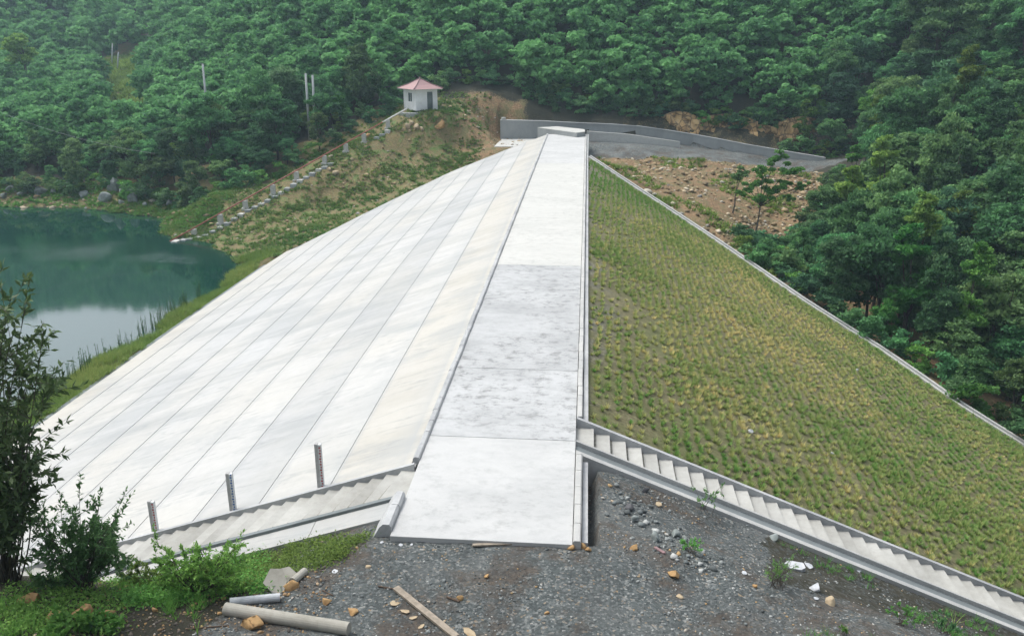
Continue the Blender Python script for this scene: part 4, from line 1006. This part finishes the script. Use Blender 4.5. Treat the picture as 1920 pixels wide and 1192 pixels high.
p = np.column_stack([r_.uniform(4,36,7000), r_.uniform(62,118,7000)]); dd = rbx(p[:,1])-p[:,0]
okk = (p[:,1] > yfar_dn(p[:,0])+1) & (dd > -1) & (p[:,1] < 116) & (r_.uniform(size=len(p)) < .25+.6*(dd < 9)+.3*(vnoise(p,.4,8) > .1)) & ~pinside(p[:,0],p[:,1],ROADPOLY); p = p[okk]
p0_ = np.array([ground_at(1150+i*9+r_.normal()*14, 935+i*6.5+r_.normal()*16) for i in range(22) for _ in range(7)]); z0_ = height(p0_[:,0], p0_[:,1])
scatter_rocks('churned_rubble', np.column_stack([p0_[:,:2], z0_]), np.abs(r_.normal(0,.05,len(p0_)))+.025, 'pebble', 'dark churned rubble in the furrow below the right staircase', 'rubble')
scatter_rocks('rubble', np.column_stack([p, height(p[:,0],p[:,1])]), np.abs(r_.normal(0,.14,len(p)))+.08, 'rubble', 'broken tan stones strewn over the bare bank right of the grass slope', 'rubble')
p = np.column_stack([r_.uniform(-46,-6,3600), r_.uniform(82,130,3600)])
okk = (p[:,1] > yfar_up(p[:,0])+.6) & (p[:,1] < np.interp(p[:,0], BASE[:,0], BASE[:,1])) & (r_.uniform(size=len(p)) < .22+.5*(vnoise(p,.35,18) > .25)); p = p[okk]; z_ = height(p[:,0],p[:,1]); p = p[z_ > -9.9]; z_ = z_[z_ > -9.9]
scatter_rocks('bank_stones', np.column_stack([p, z_]), np.abs(r_.normal(0,.10,len(p)))+.05, 'rubble', 'small tan stones strewn over the grassy bank beside the lake', 'stones')
# tree debris and stones along the far shore
p = np.column_stack([r_.uniform(-90,-42,1500), r_.uniform(92,114,1500)]); z_ = height(p[:,0],p[:,1]); okk = (z_ > -10) & (z_ < -8.2); p = p[okk]; z_ = z_[okk]
scatter_rocks('shore_stones', np.column_stack([p, z_]), np.abs(r_.normal(0,.16,len(p)))+.08, 'rubble', 'stones along the waterline of the far shore', 'stones')

def turf(name, x0, x1, y0, y1, n, cond, h, nb, spread, wid, mt, label, tone0=.4, seed=3):
    r = np.random.default_rng(seed); p = np.column_stack([r.uniform(x0,x1,n), r.uniform(y0,y1,n)]); k = cond(p[:,0],p[:,1],r); p = p[k]; z = height(p[:,0],p[:,1]); k = z > -9.75; p = p[k]; z = z[k]
    return tufts(name, np.column_stack([p,z]), r.uniform(h*.6,h*1.3,len(p)), nb, spread, wid, M[mt], np.clip(tone0+.3*vnoise(p,.5,seed)+r.normal(size=len(p))*.15,0,1), label, 'grass', lean=.6, seed=seed)
turf('bank_grass', -62, -5, 82, 131, 34000, lambda x,y,r: (y > yfar_up(x)+.5)&(y < np.interp(x,BASE[:,0],BASE[:,1])+.5)&((r.uniform(size=len(x)) < np.clip(.34+.35*vnoise(np.column_stack([x,y]),.5,44)+.45*vnoise(np.column_stack([x,y]),1.6,45),.06,.9))|(x < -42))&~((x > -11.5)&(y>115.6)), .30, 9, .32, .085, 'grass_bank', 'patchy short grass on the bank between the lake and the white hut', .35, 61)
turf('shore_grass', -100, -42, 97, 117, 4500, lambda x,y,r: y < np.interp(x,BASE[:,0],BASE[:,1])+1, .36, 12, .4, .09, 'grass_green', 'rank green grass on the far shore below the trees', .5, 62)
turf('berm_grass', -33.4, -29.5, 30, 86, 5200, lambda x,y,r: y > 0, .42, 14, .22, .02, 'grass_bank', 'strip of grass between the lake and the foot of the white facing', .25, 63)
turf('bank_weeds', 4, 34, 64, 114, 5000, lambda x,y,r: (y > yfar_dn(x)+1)&(vnoise(np.column_stack([x,y]),.4,71) > .30), .40, 10, .35, .08, 'grass_green', 'scattered weeds on the bare stony bank', .4, 64)
turf('near_grass', -22, -5.3, 12, 20.9, 2600, lambda x,y,r: (vnoise(np.column_stack([x,y]),.9,72) > .05)&(x < -6.2), .26, 15, .12, .009, 'grass_green', 'green grass growing on the soil at lower left', .5, 65)
turf('slope_weeds', 8, 22, 16.5, 25, 900, lambda x,y,r: (vnoise(np.column_stack([x,y]),.8,73) > .22), .20, 14, .12, .008, 'grass_green', 'weeds on the dark slope below the right staircase', .5, 66)
turf('valley_grass', -125, -70, 138, 224, 9000, lambda x,y,r: np.abs(x+.532*y) < 9, .9, 9, .8, .22, 'grass_green', 'bright grass of the clearing in the far valley', .3, 67)

# ------------------------------------------------------------------ near plants: stems with single leaves
def leafy(name, base, tips, lb, cat, leaf=.085, asp=.2, per=46, tone=.4, mt='leaf_near', r0=.02, frac=.55, seed=1, twigs=3, droop=.15):
    r = np.random.default_rng(seed); t = thing(name, tuple(base), lb, cat); base = np.array(base, float); q = MB(); C = []; D = []
    for tp in tips:
        tp = np.array(tp, float); b0 = base+np.append(r.normal(size=2)*.12, 0); mid = (b0+tp)/2+r.normal(size=3)*.14*np.linalg.norm(tp-b0)*.5+[0,0,.08*np.linalg.norm(tp-b0)]
        tt = np.linspace(0,1,9)[:,None]; cv = (1-tt)**2*b0+2*tt*(1-tt)*mid+tt**2*tp; q.tube(cv, list(np.linspace(r0, r0*.25, 9)), 5, cap=False)
        L = np.linalg.norm(tp-b0)
        ends = []
        for k in range(twigs):
            u = r.uniform(1-frac, .92); c = (1-u)**2*b0+2*u*(1-u)*mid+u**2*tp; d = unit(unit(tp-b0)+r.normal(size=3)*.75); e = c+d*L*r.uniform(.14,.26); q.tube([c, (c+e)/2+[0,0,.02], e], [r0*.4,r0*.3,r0*.15], 4, cap=False); ends.append((c, e))
        segs = [(cv[-1-int(8*frac*.6)], tp)]+ends
        for a, e in segs:
            n = per//len(segs)+4; u = r.uniform(.15,1.05,n)**.7; ax = unit(e-a)
            P_ = a+(e-a)*u[:,None]; d = unit(ax*.8+r.normal(size=(n,3))*.75+[0,0,-droop]); C.append(P_+d*leaf*.9); D.append(d)
    C = np.concatenate(C); D = np.concatenate(D)
    V, Fc = leaf_quads(C-base, leaf, up=1.4, aspect=asp, rs=r, D=D)
    tn = np.clip(tone+r.normal(size=len(C))*.2, 0, 1)
    mkobj('foliage', npmesh('foliage', V, Fc, M[mt], tn), t); q.build('stem', M['bark'], t); return t
def tips_at(base, pts, jit, seed):
    r = random.Random(seed); return [atY(x, y, base[1]+r.uniform(-jit,jit)) for x, y in pts]
rg = random.Random(9)
b = ground_at(18, 1092); b[2] -= .1
pts = [(5,500),(-30,520),(50,565),(82,618),(66,690),(28,610),(-10,600),(40,660),(0,690),(75,765),(45,745),(20,560),(-40,650)]+[(rg.uniform(-80,48)-max(0,rg.uniform(0,30)),rg.uniform(770,1040)) for _ in range(32)]+[(rg.uniform(-60,30),rg.uniform(560,760)) for _ in range(4)]
leafy('tall_bush', b, tips_at(b, pts, .9, 1), 'tall dark bush with long narrow leaves at the left edge in front of the lake', 'bush', leaf=.12, asp=.32, per=125, tone=.5, seed=2, r0=.022, twigs=6)
b = ground_at(150, 1104); b[2] -= .1
pts = [(148,905),(190,917),(112,925),(228,962),(215,1005),(250,1050),(62,960),(135,960),(172,985),(92,1010),(205,1055),(128,1040),(60,1030),(180,1020)]+[(rg.uniform(60,235),rg.uniform(965,1085)) for _ in range(44)]
leafy('bush', b, tips_at(b, pts, .7, 2), 'rounded bush with whorled dark green leaves at lower left before the staircase', 'bush', leaf=.062, asp=.36, per=130, tone=.75, mt='leaf', seed=3, r0=.014, twigs=7)
b = ground_at(370, 1110); b[2] -= .1
pts = [(rg.uniform(285,460),1110-rg.uniform(.1,1)*100*(1-((rg.uniform(285,460)-372)/120)**2*.3)) for _ in range(60)]
leafy('bush', b, tips_at(b, pts, .9, 4), 'fresh green bush spreading beside the lower kerb of the left staircase', 'bush', leaf=.055, asp=.36, per=90, tone=.55, mt='leaf_bright', seed=5, r0=.014, twigs=5)
b = ground_at(300, 1100); b[2] -= .1
pts = [(rg.uniform(215,400),rg.uniform(1045,1125)) for _ in range(34)]
leafy('low_bush', b, tips_at(b, pts, .5, 5), 'low bright green bush between the lower left soil and the white apron', 'bush', leaf=.055, asp=.36, per=80, tone=.5, mt='leaf_bright', seed=6, r0=.012, twigs=4)
def creeper(name, quad, n, hgt, leaf, lb, seed, mt='leaf_bright', tone=.5):
    r = np.random.default_rng(seed); C = []
    for _ in range(n):
        u, v = r.uniform(), r.uniform(); A, B, C_, D_ = [np.array(k, float) for k in quad]; p2 = (A*(1-u)+B*u)*(1-v)+(D_*(1-u)+C_*u)*v
        C.append(p2)
    G = []
    for x, y in np.array(C)[:220]: G.append(ground_at(x, y))
    G = np.array(G); k = r.integers(0, len(G), n); P_ = G[k]+np.column_stack([r.normal(size=(n,2))*.16, np.abs(r.normal(size=n))*hgt])
    P_[:,2] += height(P_[:,0],P_[:,1])-G[k,2]
    V, Fc = leaf_quads(P_, leaf, up=1.6, aspect=.45, rs=r)
    return tag(mkobj(name, npmesh(name, V, Fc, M[mt], np.clip(tone+r.normal(size=n)*.2,0,1))), lb, 'ground cover', kind='stuff')
creeper('creeping_plants', [(470,1030),(690,1005),(640,1050),(440,1120)], 9000, .10, .040, 'bright green creeping plants spilling over the edge of the gravel', 11, tone=.6)
creeper('undergrowth', [(225,1085),(500,1040),(520,1110),(240,1140)], 9000, .12, .045, 'leafy undergrowth between the bushes at lower left', 12, tone=.5)
creeper('weeds', [(0,1100),(240,1080),(220,1192),(0,1192)], 5200, .10, .045, 'broad leafed weeds over the lower left soil', 13, tone=.5)
def sprig(px_, py_, h, w_, n, lb, leaf=.05, mt='leaf_bright', tone=.6, seed=1, name='weed', asp=.35, per=26):
    b = ground_at(px_, py_); r = random.Random(seed); m = m_px(b)
    tips = [b+np.array([r.uniform(-.5,.5)*w_*m, r.uniform(-.4,.4)*w_*m, r.uniform(.55,1)*h*m]) for _ in range(n)]
    return leafy(name, b, tips, lb, 'weed', leaf=leaf, asp=asp, per=per, tone=tone, mt=mt, seed=seed, r0=.008, twigs=2)
sprig(1322,958,52,62,8,'small shrub with round leaves overhanging the gutter of the right staircase',.05,'leaf',.5,21,'shrub',per=22)
sprig(1292,1036,22,42,14,'bright green weed beside the heap of grey rubble',.035,'leaf_bright',.9,22)
sprig(1460,1100,60,60,26,'feathery green weed on the slope left of the white slab',.03,'leaf_bright',.5,23,asp=.15)
sprig(1690,1172,36,60,16,'yellowish green weed low on the slope near the bottom right',.035,'leaf_bright',.9,24)
sprig(1775,1190,40,70,14,'dark green weed at the bottom right corner of the slope',.04,'leaf',.6,25)
sprig(1577,1188,14,18,6,'tiny green weed at the bottom edge right of centre',.03,'leaf_bright',.9,26)
sprig(130,1195,30,90,14,'weed with large lobed leaves at the bottom left corner',.085,'leaf_bright',.6,27,asp=.42)
sprig(200,1180,28,60,10,'weed with large lobed leaves beside the orange stones at bottom left',.08,'leaf_bright',.55,28,asp=.42)
sprig(1610,1058,20,26,8,'small green weed beside the lower part of the right gutter',.035,'leaf_bright',.5,29)
# single blades
for (x, y, hh_, lb, sd) in ((371,1192,46,'upright clump of broad green blades at the bottom of the lower left soil',3),(1785,1185,62,'tall single green blades on the slope at bottom right',4),(150,1112,70,'tall arching grass blades in front of the rounded bush',5),(60,1090,90,'long grass blades under the tall bush at the left edge',6)):
    b = ground_at(x, y); m = m_px(b); r = random.Random(sd); V = []; Fc = []
    for k in range(7):
        a = r.uniform(0,6.28); L = hh_*m*r.uniform(.6,1); d = np.array([math.cos(a),math.sin(a),0]); s_ = np.array([-d[1],d[0],0])*.013; prev = len(V)
        for i in range(5):
            u = i/4; c = d*L*.55*u**1.8+np.array([0,0,L*(u-.25*u*u)]); V += [c-s_*(1-u*.9), c+s_*(1-u*.9)]
        for i in range(4): Fc.append((prev+2*i,prev+2*i+1,prev+2*i+3,prev+2*i+2))
    tag(mkobj('grass_clump', npmesh('grass_clump', np.array(V), np.array(Fc), M['grass_green'], np.full(len(Fc),.9)), loc=tuple(b)), lb, 'grass clump')
# reeds at the water's edge
q = MB(); r = random.Random(4)
for _ in range(150):
    y = r.uniform(43, 72); x = -31.6-r.uniform(0,1.2); z = max(H(x,y), -9.8); L = r.uniform(.5,1.7); 
    q.tube([(x,y,z),(x+r.uniform(-.1,.1),y+r.uniform(-.1,.1),z+L)], [.03,.012], 4, cap=False)
    for k in range(5):
        u = r.uniform(.3,1); c = np.array([x,y,z+L*u]); d = np.array([r.uniform(-1,1),r.uniform(-1,1),.6]); d *= .16/np.linalg.norm(d); q.add([c-[0,0,.03],c+d,c+[0,0,.03]],[(0,1,2)])
tag(q.build('reeds', M['leaf']), 'thin reeds and stalks standing in the water along the grass strip', 'reeds', kind='stuff')

# young trees on the stony bank
for (bx, by, tx, ty, cs, lb) in ((1412,452,1445,300,[(1452,300,26),(1478,318,24),(1430,318,22),(1418,346,26),(1400,352,20),(1445,352,24),(1430,372,22),(1470,345,16),(1500,350,12),(1480,372,10)],'slender young tree with tufted bright crown on the stony bank'),
                         (1373,400,1390,318,[(1392,322,20),(1385,330,14)],'thin dull sapling with a small crown left of the slender young tree')):
    p = ground_at(bx, by); t = thing('young_tree', tuple(p), lb, 'tree'); q = MB(); C = []; Yc = p[1]
    tops = [(atY(x,y,Yc+random.uniform(-.6,.6)), w_) for x,y,w_ in cs]
    tr = atY((bx+tx)/2-3, (by+ty)/2+10, Yc); q.tube([p-[0,0,.3], (p+tr)/2+[.1,0,0], tr], [.10,.085,.06], 6, cap=False)
    for c, w_ in tops:
        q.tube([tr, (tr+c)/2+[0,0,.15], c], [.055,.035,.015], 5, cap=False); m = m_px(c)*w_*.55; r = np.random.default_rng(int(w_*9))
        for _ in range(7):
            c3 = c+r.normal(size=3)*m*np.array([.8,.8,.5]); e = unit(r.normal(size=(110,3)))*(r.uniform(0,1,110)**.5)[:,None]*m*.6*np.array([1,1,.5]); C.append(c3+e)
    C = np.concatenate(C)-p; V, Fc = leaf_quads(C, .15, up=.8, aspect=.5); mkobj('crown', npmesh('crown', V, Fc, M['leaf_bright'] if len(cs) > 3 else M['leaf'], np.clip(.85+rng.normal(size=len(C))*.2,0,1)), t); q.build('trunk', M['bark'], t)

# ------------------------------------------------------------------ things lying about
def lying(name, p0, p1, rad, mt, lb, cat, lift=1., n=12, box=None):
    a, b2 = ground_at(*p0), ground_at(*p1); a[2] += rad*lift; b2[2] += rad*lift; q = MB()
    if box:
        d = b2-a; L = np.linalg.norm(d); d /= L; s_ = unit(np.cross(d,(0,0,1))); u = np.cross(s_, d); w_, h_ = box
        c4 = [s_*w_/2*i+u*h_/2*j for i,j in ((-1,-1),(1,-1),(1,1),(-1,1))]; q.hexa([a+k for k in c4], [b2+k for k in c4])
    else: q.tube([a, a*.97+b2*.03, a*.5+b2*.5, b2], rad, n)
    o = q.build(name, M[mt], loc=tuple(a), bev=.004 if box else 0); return tag(o, lb, cat)
o = lying('concrete_pole', (424,1152), (655,1190), .155, 'old_concrete', 'thick round concrete pole lying on the ground at the bottom left', 'pole', n=20)
lying('pvc_pipe', (432,1136), (526,1127), .105, 'pvc', 'short white pipe poking out of the undergrowth', 'pipe', n=16)
lying('pipe_stub', (549,1098), (572,1078), .10, 'old_concrete', 'short grey round stub beside the broken slabs', 'pipe', n=12)
lying('wooden_plank', (742,1106), (856,1200), .05, 'wood', 'long weathered plank lying diagonally on the gravel at the bottom', 'plank', box=(.17,.07))
lying('wooden_board', (886,1025), (993,1022), .05, 'wood', 'thin pale board lying along the near end of the crest road', 'board', box=(.10,.05))
lying('stick', (709,1100), (742,1108), .02, 'twig', 'thin dark stick touching the top of the long plank', 'stick', n=6)
lying('stick', (838,1121), (862,1133), .028, 'twig', 'short brown stick beside a brown stone right of the plank', 'stick', n=6)
lying('stick', (604,1108), (624,1118), .02, 'twig', 'small bent stick on the gravel left of centre', 'stick', n=6)
lying('stick', (1118,1012), (1142,1018), .012, 'twig', 'straw coloured twig near the three ochre rocks', 'stick', n=6)
lying('stick', (350,1180), (430,1176), .018, 'twig', 'dark twig on the soil below the lying concrete pole', 'stick', n=6)
lying('brick_piece', (1228,1028), (1246,1040), .03, 'roof_ridge', 'reddish broken strip of brick below the rubble heap', 'brick', box=(.09,.05))
def shard(px_, py_, w_, h_, th, rot, mt, lb, cat, tilt=0., seed=1):
    p = ground_at(px_, py_); m = m_px(p); r = random.Random(seed); n = 6; q = MB()
    pts = [((w_*m/2)*math.cos(a)*r.uniform(.7,1.1), (h_*m/2)*math.sin(a)*r.uniform(.7,1.1)) for a in [i*6.283/n+r.uniform(-.2,.2) for i in range(n)]]
    q.add([(x,y,0) for x,y in pts]+[(x,y,th) for x,y in pts], [tuple(range(n))[::-1], tuple(range(n,2*n))]+[(i,(i+1)%n,n+(i+1)%n,n+i) for i in range(n)])
    o = q.build(cat.replace(' ','_'), M[mt]); o.location = (p[0],p[1],p[2]+.01+abs(tilt)*h_*m*.3); o.rotation_euler = (tilt,0,rot); return tag(o, lb, cat)
shard(522,1103,50,60,.10,.3,'old_concrete','broken grey concrete slab leaning in the undergrowth above the white pipe','slab',.7,3)
shard(540,1088,30,50,.08,.8,'old_concrete','narrow grey slab fragment between the leaning slab and the stub','slab',.5,4)
shard(1492,1068,48,26,.14,-.4,'pvc','white rectangular slab fragment on the slope below the right staircase','slab',.2,5)
shard(1235,949,14,14,.04,.5,'rock_tan','small pale square tile on the soil below the right staircase','tile',.2,6)
PAPERS = [(628,1074,18,12,'white torn paper on the gravel near the creeping plants'),(716,1019,12,8,'white scrap by the left corner of the crest road'),(752,1025,14,10,'greenish white scrap just below the left corner of the crest road'),
 (740,1132,22,22,'largest pale flake beside the long plank'),(760,1150,26,18,'pale flake halfway along the long plank'),(775,1160,22,14,'pale flake right against the long plank'),(790,1178,26,10,'lowest pale flake beside the long plank'),(772,1024,10,7,'pale grey scrap on the gravel before the crest road'),
 (880,1188,50,20,'pale torn sheet at the bottom edge right of the plank'),(1395,1077,16,12,'white scrap left of the feathery weed'),(1610,1072,22,8,'white scrap halfway down the slope by the gutter'),(1516,1062,24,24,'crumpled white plastic right of the white slab fragment'),(1530,1125,14,14,'small white scrap below the white sack'),(1200,299,17,10,'white sheet lying at the top of the stony bank')]
for i, (x, y, w_, h_, lb) in enumerate(PAPERS): shard(x, y, w_*.8, h_*.9, .012, i*.7, 'litter' if i not in (3,4,5,6,8) else 'rock_tan', lb, 'litter', .15, 30+i)
put_rock(1527,1106,30,'litter','rounded white sack lying on the slope below the right staircase',None,.55,name='white_sack',cat='sack')
dnp = lambda x, y: on_dn(x, y)
put_rock(1408,809,14,'litter','white scrap caught in the middle of the grass slope',None,.5,name='litter',cat='litter',on=dnp)
put_rock(1607,694,10,'litter','white scrap on the grass slope toward its far gutter',None,.5,name='litter',cat='litter',on=dnp)
put_rock(1560,850,9,'litter','small white scrap on the grass slope right of the middle',None,.5,name='litter',cat='litter',on=dnp)

# ------------------------------------------------------------------ the air
q = MB(); q.box(-440, 440, -135, 530, -24, 175)
m = bpy.data.materials.new('haze'); m.use_nodes = True; nt = m.node_tree; nt.nodes.remove(nt.nodes['Principled BSDF'])
pv = nt.nodes.new('ShaderNodeVolumePrincipled'); pv.inputs['Color'].default_value = (.62,.86,1.,1); pv.inputs['Density'].default_value = .0005; pv.inputs['Anisotropy'].default_value = .2
nt.links.new(pv.outputs[0], nt.nodes['Material Output'].inputs['Volume'])
hz = q.build('haze', m); tag(hz, 'thin bluish haze filling the valley', 'haze', kind='stuff')
